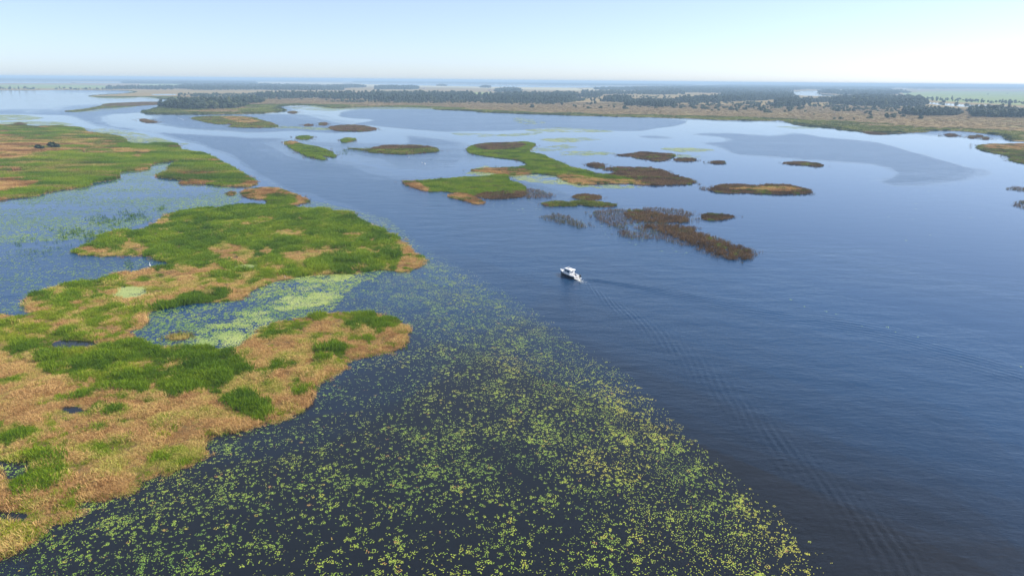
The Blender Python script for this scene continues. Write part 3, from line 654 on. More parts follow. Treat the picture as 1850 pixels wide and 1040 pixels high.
def lilies():
    box = np.array([[-190, 55], [190, 55], [190, 330], [-190, 330]], float)
    w = np.array(G([(-260,1150),(1700,1150),(1330,860),(1130,670),(960,555),(800,455),(745,430),(700,395),(600,370),(500,350),(560,365),(430,420),(-260,620)]))
    p = sample(w, .32); p = p[blocked(p)]
    d, n2 = lily_density(p)
    m = rng.random(len(p)) < d*1.22; p, n2 = p[m], n2[m]
    px = P(p); D = np.hypot(p[:, 0], p[:, 1])
    clump = (fbm(p[:, 0]/5, p[:, 1]/5, 411, 3)+rng.uniform(-.12, .12, len(p))+.12*(px[:, 0] < 950)) > .53
    tint = .46+.9*(fbm(p[:, 0]/14, p[:, 1]/14, 412, 3)-.5)+rng.uniform(-.2, .2, len(p))+.34*np.clip((px[:, 0]-700)/500, 0, 1)
    tint = np.where(rng.random(len(p)) < .035, rng.uniform(.88, 1, len(p)), np.minimum(tint, .86))
    s = rng.uniform(.48, .78, len(p))*np.interp(px[:, 1], [500, 750], [1.1, 1.0]); clump &= rng.random(len(p)) < np.interp(px[:, 1], [500, 700, 850], [.2, .4, .65])
    # the plants that show largest are things of their own
    order = np.argsort(D); vis = [i for i in order if -5 < px[i, 0] < 1855 and px[i, 1] < 1044]
    single = [i for i in vis if clump[i]][:300]
    sset = np.zeros(len(p), bool); sset[single] = True
    for k, i in enumerate(single):
        o = empty('water_lily', (p[i, 0], p[i, 1], 0), rng.uniform(0, 6.28)); pos = []
        for j in range(40):
            if len(pos) >= (4, 6, 8, 5)[k % 4]: break
            a_ = rng.uniform(0, 6.28); d_ = .42*math.sqrt(rng.random()); q_ = rng.uniform(.10, .165)*s[i]
            x_, y_ = d_*math.cos(a_), d_*math.sin(a_)*.8
            if any(math.hypot(x_-u[0], y_-u[1]) < (q_+u[2])*.9 for u in pos): continue
            pos.append((x_, y_, q_))
        for (x_, y_, q_) in pos:
            c = bpy.data.objects.new('leaf', LEAF[int(rng.integers(0, 3))].data); col.objects.link(c); c.parent = o
            c.location = (x_, y_, .015); c.rotation_euler = (rng.uniform(-.05, .05), rng.uniform(-.05, .05), rng.uniform(0, 6.28)); c.scale = (q_,)*3
            c['tint'] = float(np.clip(tint[i]+rng.uniform(-.12, .12), 0, 1))
        xx = px[i, 0]; ww = 'at the bottom left corner' if xx < 330 else 'below the tip of the straw marsh' if xx < 620 else 'in the middle of the bottom edge' if xx < 950 else 'right of the middle of the bottom edge' if xx < 1200 else 'at the channel side of the bed'
        cc = 'yellow tinged' if tint[i] > .72 else 'light green' if tint[i] > .45 else 'mid green'
        tag(o, cc+' clump of floating lily leaves '+ww, 'water lily', cc+' lily clumps '+ww)
    r_ = ~sset
    scatter('lily_leaves', p[r_ & clump], 0.0, s[r_ & clump], tint[r_ & clump], T_pad)
    scatter('lily_leaves', p[r_ & ~clump], 0.0, s[r_ & ~clump], tint[r_ & ~clump], T_single)
lilies()
BAY = [ # outline, spacing, chance, template set, noise scale, tint, size
 ([(240,602),(256,575),(272,564),(340,552),(400,545),(430,541),(464,523),(522,504),(640,492),(690,491),(640,520),(600,560),(560,572),(511,581),(456,608),(444,620),(400,631),(278,631)], .62, .85, 'pad', 6, .38),
 ([(470,520),(545,500),(640,492),(690,494),(620,520),(612,540),(560,556),(500,560),(470,545)], .75, .5, 'pad', 6, .62),
 ([(540,498),(640,493),(600,512),(560,524),(530,515)], 1.6, .7, 'weed', 9, .8), ([(500,540),(600,525),(606,540),(540,558),(500,556)], 1.6, .75, 'weed', 9, .8),
 ([(390,580),(460,560),(500,575),(456,606),(420,622),(340,624),(360,600)], 1.9, .45, 'weed', 9, .55), ([(440,610),(420,604),(400,620),(430,626)], 1.3, .8, 'weed', 5, .9),
 ([(-260,370),(0,364),(110,346),(210,324),(215,312),(262,302),(300,295),(300,312),(277,322),(330,330),(430,342),(440,358),(400,372),(280,396),(180,425),(0,440),(-260,450)], 1.0, .85, 'pad', 30, .25),
 ([(-260,450),(0,430),(160,424),(200,420),(133,450),(160,463),(290,470),(285,482),(60,530),(50,560),(0,568),(-260,570)], 1.0, .50, 'pad', 14, .25),
 ([(-260,500),(0,490),(70,495),(90,512),(50,545),(40,566),(-260,570)], 1.1, .6, 'pad', 16, .35),
 ([(-260,212),(0,208),(60,210),(78,213),(60,217),(0,218),(-260,219)], 4, .7, 'weed', 60, .55), ([(-260,220),(60,219.5),(110,221.5),(125,226),(0,226),(-260,222)], 4, .6, 'weed', 60, .5),
 ([(155,236),(200,233),(250,240),(300,252),(316,258),(280,262),(235,260),(215,250)], 3.0, .72, 'weed', 50, .6), ([(215,258),(320,258),(330,262),(230,266)], 3.0, .3, 'weed', 50, .5),
 ([(700,395),(745,430),(775,462),(840,500),(800,520),(760,490),(740,455),(680,410),(560,368),(450,318),(300,262),(310,262),(470,322),(580,362)], 1.3, .28, 'pad', 12, .5),
 ([(940,236),(1010,231),(1090,236),(1100,238),(1020,239)], 3.4, .75, 'weed', 40, .6), ([(980,252),(1040,249),(1090,252),(1030,257),(1000,256)], 3.4, .75, 'weed', 40, .6), ([(820,240),(900,243),(980,238),(960,244),(850,247)], 3.4, .45, 'weed', 40, .5),
 ([(1000,277),(1040,273),(1095,275),(1100,279),(1050,281),(1010,280)], 3.0, .75, 'weed', 40, .6), ([(1200,269),(1240,267),(1290,271),(1260,274),(1220,274)], 3.2, .7, 'weed', 40, .6), ([(1215,281),(1240,279),(1275,283),(1250,286)], 2.8, .6, 'weed', 40, .5),
 ([(950,272),(1010,262),(1040,266),(1010,272)], 3.4, .3, 'weed', 40, .5), ([(1400,229),(1440,229),(1480,231),(1440,233)], 3.4, .6, 'weed', 60, .5), ([(930,212),(985,222),(940,225),(930,223)], 4, .3, 'weed', 60, .5),
 ([(860,306),(880,300),(900,310),(940,318),(900,318),(850,315)], 1.9, .8, 'weed', 30, .7), ([(925,318),(1000,318),(1040,334),(1000,332),(950,328)], 1.9, .8, 'weed', 20, .8), ([(1040,334),(1130,335),(1180,338),(1100,340),(1040,337)], 2.1, .55, 'weed', 20, .5),
 ([(870,360),(950,355),(1000,375),(960,385),(880,372)], 2.4, .14, 'pad', 14, .3), ([(1110,405),(1160,400),(1190,430),(1140,430)], 1.8, .5, 'pad', 12, .2), ([(1060,380),(1140,410),(1200,440),(1260,460),(1200,455),(1100,430),(1040,400)], 2.2, .22, 'pad', 12, .3),
 ([(490,227),(600,232),(590,235),(500,232)], 3, .5, 'weed', 40, .5), ([(70,213),(150,200),(185,197),(130,203),(80,216)], 4, .0, 'weed', 40, .5), ([(110,202),(200,192),(240,193),(160,202)], 4, .5, 'weed', 40, .6),
 ([(160,174),(230,174),(240,178),(180,178)], 5, .7, 'weed', 60, .5), ([(230,166),(320,166),(320,178),(260,177)], 5, .6, 'weed', 60, .6), ([(560,191),(640,190),(780,193),(820,199),(700,197),(600,198)], 4, .45, 'weed', 60, .5), ([(520,190),(620,191),(610,200),(540,198)], 4, .35, 'weed', 60, .5),
 ([(1380,530),(1500,560),(1700,620),(1850,660),(1950,690),(1950,700),(1700,635),(1500,575),(1400,545)], 1.2, .10, 'pad', 10, .3), ([(1560,340),(1700,345),(1760,380),(1740,450),(1600,420)], 3, .03, 'pad', 10, .2),
 ([(203,538),(215,522),(235,517),(258,519),(257,530),(240,540),(222,542)], .9, .85, 'weed', 8, .7), ([(415,487),(430,478),(455,477),(463,483),(450,489)], .9, .8, 'weed', 8, .7),
 ([(-60,925),(0,920),(50,921),(58,932),(30,943),(-60,950)], .55, .6, 'pad', 5, .4), ([(0,833),(30,828),(70,829),(66,845),(30,862),(0,858)], .6, .5, 'pad', 5, .2),
]
def floating():
    acc = {'pad': [], 'weed': []}; tt = {'pad': [], 'weed': []}
    for k, (px, sp, pr, kind, ns, ti) in enumerate(BAY):
        w = outline(px, .004, 500+k, True); p = sample(w, sp)
        if k < len(BAY)-4: p = p[blocked(p)]
        n = fbm(p[:, 0]/ns, p[:, 1]/(ns*.6), 520+k, 4)
        p_, n_ = p, n
        m = rng.random(len(p)) < pr*np.clip(.45+2.2*(n-.38), .05, 1.4)
        z = np.full(m.sum(), .115 if k >= len(BAY)-4 else .0)
        acc[kind].append(np.concatenate([p[m], z[:, None], np.full((m.sum(), 1), max(1, sp/1.6) if kind == 'weed' else (1.7 if k == 6 else 1.15))], 1))
        tt[kind].append(ti+.7*(fbm(p[m][:, 0]/ns, p[m][:, 1]/ns, 540+k, 3)-.5)+rng.uniform(-.12, .12, m.sum()))
    for kind, T in (('pad', T_pad[:5]), ('weed', T_weed)):
        a = np.vstack(acc[kind]); t = np.concatenate(tt[kind])
        if kind == 'pad': t = np.minimum(t, .8)
        scatter('lily_leaves' if kind == 'pad' else 'duckweed', a[:, :2], a[:, 2], a[:, 3]*rng.uniform(.8, 1.2, len(a)), t, T)
floating()
def stem_fringe():
    """sparse reeds standing in the left bay"""
    out = []
    for (cx, cy, rx, ry, n) in [(200,400,45,14,70),(245,390,30,10,50),(150,425,40,12,60),(180,440,30,9,25),(290,377,14,5,14),(120,418,50,14,24),(60,445,60,20,26),(233,478,30,6,10),(655,272,18,5,30),(620,274,20,6,26),(540,372,20,5,6),(1420,410,30,14,0)]:
        a = rng.normal(0, .5, (n, 2)); out.append(G(np.stack([cx+a[:, 0]*rx, cy+a[:, 1]*ry], 1)))
    p = np.vstack(out); p = p[blocked(p)]
    scatter('reed_stems', p, .0, rng.uniform(.7, 1.3, len(p)), rng.uniform(0, .3, len(p)), T_stemg, zs=rng.uniform(.5, 1, len(p)))
stem_fringe()

# ------------------------------------------------------------------ cover of the far meadow
def far_meadow():
    w = np.vstack([wl, G([(2300,205),(-700,158)])])
    p = sample(w, 7.5, dmax=2600)
    # distance to the shoreline
    sh = wl[::3]; d = np.full(len(p), 1e9)
    for a in sh: d = np.minimum(d, np.hypot(p[:, 0]-a[0], p[:, 1]-a[1]))
    D = np.hypot(p[:, 0], p[:, 1])
    n = fbm(p[:, 0]/60, p[:, 1]/60, 601, 4)
    g = np.exp(-(d/90.0)**1.3)+(n-.5)*.9
    s = 4.2*rng.uniform(.8, 1.2, len(p))
    t = fbm(p[:, 0]/40, p[:, 1]/40, 602, 4)+rng.uniform(-.1, .1, len(p))
    m = g > .45
    scatter('olive_sedge', p[m], .28, s[m], t[m]-.12, T_olive, zs=1.5*rng.uniform(.6, 1.2, m.sum()))
    m2 = (~m) & (rng.random(len(p)) < .75)
    scatter('dry_grass', p[m2], .28, s[m2], t[m2]*.7+.0, T_dry2, zs=1.5*rng.uniform(.5, 1.2, m2.sum()))
    # a dark line of taller reeds along parts of the shore
    q = wl[(P(wl)[:, 0] > -250) & (P(wl)[:, 0] < 2100)]
    q = np.repeat(q, 3, 0)+rng.normal(0, 5, (len(q)*3, 2)); q[:, 1] += 5
    k = fbm(q[:, 0]/70, q[:, 1]/70, 603, 3) > .40
    q = q[k]; q = q[inside(q, plainW)]
    scatter('green_reeds', q, .1, 3.2*rng.uniform(.8, 1.2, len(q)), rng.uniform(0, .35, len(q)), T_green2, zs=1.7*rng.uniform(.6, 1.3, len(q)))
M_dryfar = foliage('russet_grass_leaf', [(0, (.12, .095, .035)), (.4, (.24, .165, .07)), (.7, (.34, .24, .105)), (1, (.27, .26, .08))], trans=.2)
T_dry2 = [tuft('grass_tuft', 52, .75, .95, .85, .06, M_dryfar, 10+k) for k in range(3)]
M_green2 = foliage('dark_reed_leaf', [(0, (.035, .06, .016)), (.5, (.075, .11, .025)), (1, (.13, .17, .035))], trans=.25)
T_green2 = [tuft('reed_tuft', 46, 1.5, .85, .32, .09, M_green2, k) for k in range(2)]
far_meadow()

# ------------------------------------------------------------------ trees
def crown_mesh(name, seed, hgt, wid, nl, nq, q, mat, bottom=.12, conif=False, trunk=True):
    """crown of many leaf-clump faces on overlapping lobes; leaves gaps"""
    r = random.Random(seed); v, f, mi = [], [], []
    if conif:
        lobes = [(r.uniform(-.1, .1)*wid, r.uniform(-.1, .1)*wid, hgt*(.2+.75*k/nl), wid*.5*(1-.85*k/nl)+.4, hgt*.12) for k in range(nl)]
    else:
        lobes = []
        for k in range(nl):
            t = r.random(); zc = hgt*(bottom+.12+(.80-bottom)*t); rr = wid*.5*(1-.55*abs(t-.35)/.65)
            a = r.uniform(0, 6.283); d = rr*.62*math.sqrt(r.random())
            lobes.append((d*math.cos(a), d*math.sin(a), zc, wid*r.uniform(.2, .32), hgt*r.uniform(.13, .2)))
    for k in range(nq):
        L = lobes[k % len(lobes)]
        u = r.uniform(-1, 1); a = r.uniform(0, 6.283); s_ = math.sqrt(1-u*u)
        n = Vector((s_*math.cos(a), s_*math.sin(a), u)); rad = r.uniform(.82, 1.08)
        c = Vector((L[0]+n.x*L[3]*rad, L[1]+n.y*L[3]*rad, L[2]+n.z*L[4]*rad))
        nn = (n+Vector((r.uniform(-.6, .6), r.uniform(-.6, .6), r.uniform(-.3, .8)))).normalized()
        t1 = nn.orthogonal().normalized(); t2 = nn.cross(t1); ang = r.uniform(0, 6.283); t1, t2 = t1*math.cos(ang)+t2*math.sin(ang), t2*math.cos(ang)-t1*math.sin(ang)
        i = len(v)
        for (a_, b_) in ((-1, -.8), (.9, -1), (1.1, .7), (-.7, 1)):
            v.append(tuple(c+t1*(a_*q*r.uniform(.7, 1.2))+t2*(b_*q*r.uniform(.7, 1.2))))
        f.append((i, i+1, i+2, i+3)); mi.append(0)
    if trunk:
        i0 = len(v); h_ = hgt*.6; rr = hgt*.018
        for z_, q_ in ((-.1, 1.3), (h_*.5, .9), (h_, .4)):
            for s in range(6): v.append((math.cos(s*1.047)*rr*q_, math.sin(s*1.047)*rr*q_, z_))
        for lv in range(2):
            for s in range(6):
                f.append((i0+lv*6+s, i0+lv*6+(s+1) % 6, i0+lv*6+6+(s+1) % 6, i0+lv*6+6+s)); mi.append(1)
    return v, f, mi
def tree_template(seed, hgt, wid, nl=9, nq=520, q=.75, mat=None, **k):
    v, f, mi = crown_mesh('tree', seed, hgt, wid, nl, nq, q, mat, **k)
    return mesh('tree', v, f, [mat or M_crown, M_bark], link=False, midx=mi)
S_tree = [(13, 10, False), (15, 9, False), (11, 9.5, False), (17, 9, False), (14, 12, False), (16, 6.5, True)]
T_tree = [tree_template(800+i, h, w_, 10 if not c else 7, mat=M_crown, conif=c) for i, (h, w_, c) in enumerate(S_tree)]
T_tree1 = []
for i, (h, w_, c) in enumerate(S_tree):           # crown and trunk as parts for the trees that show largest
    v, f, mi = crown_mesh('c', 800+i, h, w_, 10 if not c else 7, 520, .75, None, conif=c, trunk=False)
    cr = mesh('crown', v, f, M_crown1, link=False)
    v, f = [], []
    for (bx, by, tx, ty, z0, z1, r0, r1) in [(0, 0, .2, .1, -.1, h*.7, h*.02, h*.008), (0, 0, w_*.22, 0, h*.25, h*.6, h*.009, h*.004), (0, 0, -w_*.2, w_*.1, h*.3, h*.62, h*.009, h*.004), (0, 0, 0, -w_*.22, h*.2, h*.5, h*.009, h*.004)]:
        i0 = len(v)
        for (x, y, z, rr) in ((bx, by, z0, r0), (tx, ty, z1, r1)):
            for s in range(6): v.append((x+math.cos(s*1.047)*rr, y+math.sin(s*1.047)*rr, z))
        f += [(i0+s, i0+(s+1) % 6, i0+6+(s+1) % 6, i0+6+s) for s in range(6)]
    T_tree1.append((cr.data, mesh('trunk', v, f, M_bark, link=False).data))
def bush_data(seed, h, w_):
    v, f, mi = crown_mesh('b', seed, h, w_, 7, 220, .55, None, bottom=-.05, trunk=False)
    return mesh('shrub', v, f, M_crown1, link=False)
T_bush1 = [bush_data(900+i, h, w_) for i, (h, w_) in enumerate([(4, 6), (3, 7), (5, 5.5)])]
T_bush = []
for i, (h, w_) in enumerate([(4, 6), (3, 7), (5, 5.5)]):
    v, f, mi = crown_mesh('b', 900+i, h, w_, 7, 220, .55, None, bottom=-.05, trunk=False)
    T_bush.append(mesh('shrub', v, f, M_crown, link=False))
def group_template(seed):
    """a block of distant wood, ten coarse crowns"""
    r = random.Random(seed); V, F = [], []
    for k in range(14):
        v, f, _ = crown_mesh('g', seed*50+k, r.uniform(11, 19), r.uniform(9, 15), 4, 46, 2.3, None, bottom=.0, trunk=False)
        ox, oy = r.uniform(-32, 32), r.uniform(-26, 26); i = len(V)
        V += [(a+ox, b+oy, c) for a, b, c in v]; F += [tuple(i+t for t in q) for q in f]
    return mesh('wood_block', V, F, M_crown, link=False)
T_group = [group_template(s) for s in range(1, 5)]

ZONES = [ # outline of the ground they stand on, spacing m, size, place words
 ([(292,196.5),(298,191),(340,187),(400,187),(440,192),(448,195.5),(400,197.5),(330,198)], 10, 1.0, 'dense round grove on the left point'),
 ([(422,186),(470,183.5),(474,186.5),(430,188)], 8, .95, 'clump just behind the round grove'),
 ([(472,174.5),(560,174),(700,172),(856,173),(858,181),(790,184),(700,183.5),(640,181),(560,178),(472,178)], 14, 1.1, 'long belt left of the lake centre'),
 ([(862,177),(905,173),(985,172),(1040,171),(1046,177),(1025,184),(985,185.5),(940,184.5),(885,184)], 13, 1.0, 'middle wood of the far shore'),
 ([(1055,173),(1085,173),(1083,176),(1057,176.5)], 10, 1.0, 'small dark wood right of the middle wood'),
 ([(1091,185),(1098,179),(1135,180),(1132,186)], 9, .95, 'rounded clump in the brown meadow'),
 ([(1122,190),(1150,183),(1155,190),(1140,192.5)], 9, .8, 'loose clump just right of the rounded clump'),
 ([(1154,192),(1170,184),(1205,186),(1220,192),(1190,194)], 9, .8, 'straggling clump in the brown meadow'),
 ([(1050,168),(1220,167),(1230,171.5),(1060,171.5)], 20, 1.0, 'straight line of wood beyond the brown meadow'),
 ([(1215,187),(1240,180),(1300,179),(1390,179),(1420,175),(1430,178),(1370,183),(1290,186.5)], 12, 1.0, 'long wood right of the brown meadow centre'),
 ([(1396,193.5),(1402,184),(1440,181),(1450,187),(1448,193)], 10, 1.0, 'dense clump left of the biggest wood'),
 ([(1450,184),(1500,181),(1522,180),(1500,185),(1465,187)], 11, .9, 'low trees between the two right hand woods'),
 ([(1505,189),(1512,181),(1560,178),(1600,179),(1660,182),(1672,189),(1650,193),(1600,193),(1540,191.5)], 9.5, 1.1, 'biggest dark wood on the right'),
 ([(1634,208),(1640,204),(1725,205),(1728,209.5),(1680,210)], 6, .75, 'low row under the right hand wood'),
 ([(1745,211.5),(1752,204),(1790,202),(1850,207),(1950,210),(1950,217),(1850,213.5)], 9, 1.0, 'wood cut by the right edge'),
 ([(1605,176),(1700,180),(1800,184),(1850,187),(1950,190),(1950,193),(1800,188),(1700,184)], 34, .7, 'scattered row across the river on the right'),
 ([(205,160.2),(300,159),(470,160),(620,161),(620,164),(470,163.5),(300,163),(205,162.3)], 22, 1.1, 'long straight belt on the left horizon'),
 ([(330,172),(470,170),(520,172),(470,177),(340,177)], 26, .5, 'scrub behind the round grove'),
 ([(-200,160.5),(0,160.5),(200,161),(200,162),(0,162)], 60, .8, 'thin broken row behind the left far water'),
 ([(1300,171),(1420,170),(1424,175),(1380,178),(1300,176)], 20, 1.0, 'wood before the river bend'),
 ([(1200,167.5),(1290,165.5),(1430,164),(1420,168.5),(1300,169)], 26, 1.1, 'wood on the far side of the brown meadow'),
 ([(900,183),(940,181),(1000,186),(960,188)], 20, .5, 'scrub at the foot of the middle wood'),
]
def trees():
    pts, zid, siz = [], [], []
    for k, (px, sp, s, words) in enumerate(ZONES):
        w = G(px); lo = w.min(0)
        p = sample(w, sp); o = p/(sp*6)
        p = p+np.stack([fbm(o[:, 0], o[:, 1], 700+k, 3)-.5, fbm(o[:, 0]+30, o[:, 1], 701+k, 3)-.5], 1)*sp*5
        p = p[fbm(p[:, 0]/(sp*4), p[:, 1]/(sp*4), 720+k, 3) > .36]
        pts.append(p); zid += [k]*len(p); siz += list(s*rng.uniform(.55, 1.25, len(p)))
    pts = np.vstack(pts); zid = np.array(zid); siz = np.array(siz); px = P(pts); D = np.hypot(pts[:, 0], pts[:, 1])
    vis = (px[:, 0] > -5) & (px[:, 0] < 1855)
    order = np.argsort(np.where(vis, D/siz, 1e9)); single = order[:300]
    for i in single:
        j = int(rng.integers(0, 6 if zid[i] in (2, 3) else 5)); cr, tr = T_tree1[j]
        o = bpy.data.objects.new('broadleaf_tree' if j < 5 else 'conifer_tree', None); col.objects.link(o)
        o.location = (pts[i, 0], pts[i, 1], .3); o.rotation_euler = (0, 0, rng.uniform(0, 6.28)); o.scale = (siz[i]*1.25, siz[i]*1.25, siz[i]*rng.uniform(.75, 1.0))
        for nm, d in (('crown', cr), ('trunk', tr)):
            c = bpy.data.objects.new(nm, d); col.objects.link(c); c.parent = o
        w_ = ZONES[zid[i]][3]
        tag(o, ('dark green leafy tree in the ' if j < 5 else 'slim dark conifer in the ')+w_, 'tree', 'trees of the '+w_)
    m = np.ones(len(pts), bool); m[single] = False
    scatter('woodland', pts[m], .28, siz[m]*1.2, rng.beta(2, 3, m.sum()), T_tree, zs=siz[m]*rng.uniform(.8, 1.05, m.sum()))
    print('trees', len(pts))
trees()
SHRUBS = [(961,195,1.3),(1129,197,1.4),(969,186,1.4),(925,189,.8),(941,189.5,.9),(952,190,.7),(1015,190,1),(1085,196,1),(1165,192,1.2),(1181,192.5,1),(1207,191,1.2),(1213,193,1),(1260,190,1.4),(1281,191,1),(1290,189.5,.9),(1300,193,.9),(1322,199,1.7),(1330,201,1.3),(1298,200,.8),(1286,200.5,.7),(1340,190.5,1.1),(1348,189,1),(1365,193,1.1),(1371,199,.7),(1383,204,1.2),(1391,204,1.1),(1418,203,.9),(1427,202,1),(1363,187,1),(1389,188,1),(1452,195,.8),(1482,199,.6),(1488,190.5,.9),(1497,194,1),(1508,198,1.2),(1517,199,1),(1530,196,1),(1547,198,.8),(1565,206,1.1),(1572,205,1),(1581,199,1),(1605,199,.8),(1611,200,.8),(1617,207,.8),(1625,207,.9),(1508,216,.8),(1519,215.5,.8),(1542,217,.5),(1600,212,.5),(1750,214,.5),(1036,193,.7),(1250,193,.9),(1060,187.5,.8),(1068,190,1.1),(1075,188,1.2),(1110,190,1),(1100,193,.8),(1145,186.5,.8),(848,189,.5),(736,184,1.2),(668,182,1.4),(693,183,1.4),(711,183,1.3),(742,183.5,1.5),(762,184.5,1.2),(777,184.5,1.2),(640,182,1.1),(618,181,1.1),(606,181,1),(818,187.5,.7),(875,183,1),(896,185,1.1),(1040,176.5,1),(1237,177,1.2),(1062,176,.8),
 (6,161.3,1.2),(17,161.5,1.3),(26,161.7,1.2),(50,161.4,1.4),(57,161.6,1.6),(62,161.7,1.2),(70,161.8,.8),(101,161.8,1.3),(111,161.8,.8),(128,162,1.8),(136,162,1.9),(143,162.2,1.2),(156,162,1.4),(170,162,1.1),(178,162,1.2),(186,162,1.3),(200,162.2,1.3),(352,186,.8),(410,186,1),(450,190,.8),(480,180,1),(505,180.5,1),(545,180.5,.8),(590,182,.8),(1640,199,.7),(1760,184,1.6),(1825,189.5,1.8),(1790,187,1.2),(1700,181,1.4),(1820,170,1),(1785,171,1),(1700,187,1.4),(1705,186.5,1.6),(1728,191,1.5),(1747,190,1.4)]
def shrubs():
    for k, (x, y, s) in enumerate(SHRUBS):
        g = G([(x, y)])[0]; d = T_bush1[k % 3].data
        o = bpy.data.objects.new('shrub', d); col.objects.link(o); o.location = (g[0], g[1], .25)
        o.rotation_euler = (0, 0, k*1.7); s *= 1.45; o.scale = (s*1.15, s, s*rng.uniform(.7, 1.1))
        if y < 163: w_ = 'along the bank behind the pale water at the far left'
        elif x < 600: w_ = 'on the low marsh round the wooded point at left'
        elif x < 900: w_ = 'at the foot of the long belt of wood left of centre'
        elif x < 1230: w_ = 'on the brown meadow behind the middle of the lake'
        elif x < 1480: w_ = 'on the brown meadow left of the biggest right hand wood'
        elif y > 193: w_ = 'on the open meadow above the right far shore'
        else: w_ = 'by the river at the far right'
        tag(o, 'small dark bush standing '+w_, 'bush', 'bushes '+w_)
    # the two dark bushes in the upper left marsh
    for (x, y, s, l) in [(98,270,1.15,'right and darker of two round bushes in the upper left marsh'),(72,272,.9,'left and paler of two round bushes in the upper left marsh')]:
        g = G([(x, y)])[0]; o = bpy.data.objects.new('shrub', T_bush1[2].data); col.objects.link(o)
        o.location = (g[0], g[1], .05); o.scale = (s*2, s*1.2, s); tag(o, l, 'bush')
shrubs()
def scrub():
    P_ = []
    for px, sp, pr in [([(600,184),(860,180.5),(1000,184),(1050,178),(1060,182),(1000,189),(860,186),(760,187),(600,184.5)], 11, .5), ([(1210,186),(1400,186),(1500,188),(1520,196),(1400,200),(1280,199),(1210,195)], 15, .30),
        ([(1500,190),(1680,192),(1730,202),(1640,204),(1500,202)], 13, .38), ([(1050,176),(1210,174),(1215,184),(1160,184),(1060,184)], 17, .22), ([(350,171),(520,170),(620,176),(470,180),(440,183),(350,176)], 14, .4), ([(1000,186),(1220,190),(1450,200),(1700,212),(1700,222),(1400,206),(1000,196)], 26, .10)]:
        w = G(px); p = sample(w, sp); n = fbm(p[:, 0]/(sp*3), p[:, 1]/(sp*3), 750, 3); P_.append(p[rng.random(len(p)) < pr*np.clip(5*(n-.35), 0, 2.2)])
    p = np.vstack(P_); print('scrub', len(p)); s_ = rng.uniform(.7, 1.7, len(p))
    scatter('scrub', p, .28, s_*1.15, rng.beta(3, 2, len(p)), T_bush, zs=s_*rng.uniform(.7, 1.1, len(p)))
scrub()
def far_woods():
    P_ = []
    for px, sp, pr in [
        ([(-260,137.6),(330,140.5),(620,144),(620,147.4),(430,147.5),(330,148.2),(230,147.5),(120,147),(-260,145)], 75, .95),
        ([(225,147.5),(330,147),(460,148),(460,152),(330,152.5),(225,151)], 62, .85),
        ([(330,155),(460,154),(620,156.5),(620,158),(400,158),(330,157)], 70, .5),
        ([(640,146),(920,149),(1220,152),(1260,154),(1220,156),(1000,153.6),(800,151),(640,149.5)], 110, .8),
        ([(1260,157.5),(1310,155),(1440,156.5),(1440,163),(1330,164.5),(1220,165.5),(1060,162)], 60, .9),
        ([(1440,158),(1560,157),(1620,158.5),(1600,162),(1440,162)], 90, .6),
        ([(1484,165),(1500,164.5),(1512,166),(1510,170),(1488,169.5)], 40, 1),
        ([(1530,165),(1600,164),(1640,168),(1600,172),(1520,172)], 50, .5),
        ([(1600,155),(1850,156.5),(2000,157.5),(2000,160),(1850,161),(1640,161)], 120, .55),
        ([(1300,153.2),(1850,155.2),(2000,156),(2000,157.4),(1300,156)], 170, .8),
        ([(600,157),(640,155.5),(660,158),(610,160)], 45, .8), ([(682,158.5),(718,158),(718,161.5),(684,162)], 42, .95), ([(722,158.5),(752,158.5),(750,161.8),(722,162)], 42, .95),
        ([(900,164),(935,162.5),(940,166),(905,167)], 45, .9), ([(500,157.5),(620,159),(620,160.5),(500,159.6)], 55, .6), ([(870,158.5),(880,158),(884,159.6)], 40, .9), ([(794,155.2),(800,154.8),(803,156)], 40, .9)]:
        w = G(px); p = sample(w, sp); P_.append(p[rng.random(len(p)) < pr])
    p = np.vstack(P_); print('groups', len(p))
    scatter('far_woods', p, .28, rng.uniform(.8, 1.25, len(p)), rng.beta(2, 4, len(p)), T_group, zs=rng.uniform(.7, 1.15, len(p)))
far_woods()

# ------------------------------------------------------------------ farm buildings far off
M_white = simple('white_wall', (.8, .79, .76), .6); M_roof = simple('tile_roof', (.22, .12, .09), .7); M_groof = simple('pale_metal_roof', (.72, .72, .72), .45)
M_dark = simple('dark_opening', (.03, .03, .035), .4)
def box(cx, cy, cz, sx, sy, sz):
    v = [(cx+a*sx/2, cy+b*sy/2, cz+c*sz/2) for c in (-1, 1) for b in (-1, 1) for a in (-1, 1)]
    return v, [(0, 2, 3, 1), (4, 5, 7, 6), (0, 1, 5, 4), (2, 6, 7, 3), (0, 4, 6, 2), (1, 3, 7, 5)]
HOUSES = [(511,151.6,70,14,8,M_white,M_groof,'long white farm shed in the pale field left of the belt of wood'),(523,151.8,26,12,7,M_white,M_groof,'short white shed beside the long white farm shed at left'),
 (606,151.4,22,12,7,M_white,M_roof,'white house on the horizon left of the far lake'),(623,162.8,14,10,6,M_white,M_roof,'white house showing above the long belt of wood'),
 (766,161.0,18,10,6,M_white,M_roof,'white farmhouse behind the centre left wood'),(884,164.6,16,10,8,M_white,M_roof,'white house left of two by the small clearing'),(893,164.8,20,10,7,M_white,M_roof,'pinkish roofed house right of two by the small clearing'),
 (914,161.0,24,12,6,M_white,M_groof,'pale shed between the middle wood and the far lake'),(1353,162.2,46,14,8,M_white,M_groof,'long pale shed in front of the hill of wood right of centre'),(1607,162.3,60,16,8,M_white,M_groof,'long pale shed above the biggest right hand wood'),
 (1633,162.4,22,14,10,M_white,M_groof,'bright white barn right of the long pale shed'),(1660,162.4,26,12,8,M_white,M_groof,'small pale barn farthest right by the green field'),(1390,162.3,18,10,7,M_white,M_groof,'small white house right of the long pale shed on the hill')]
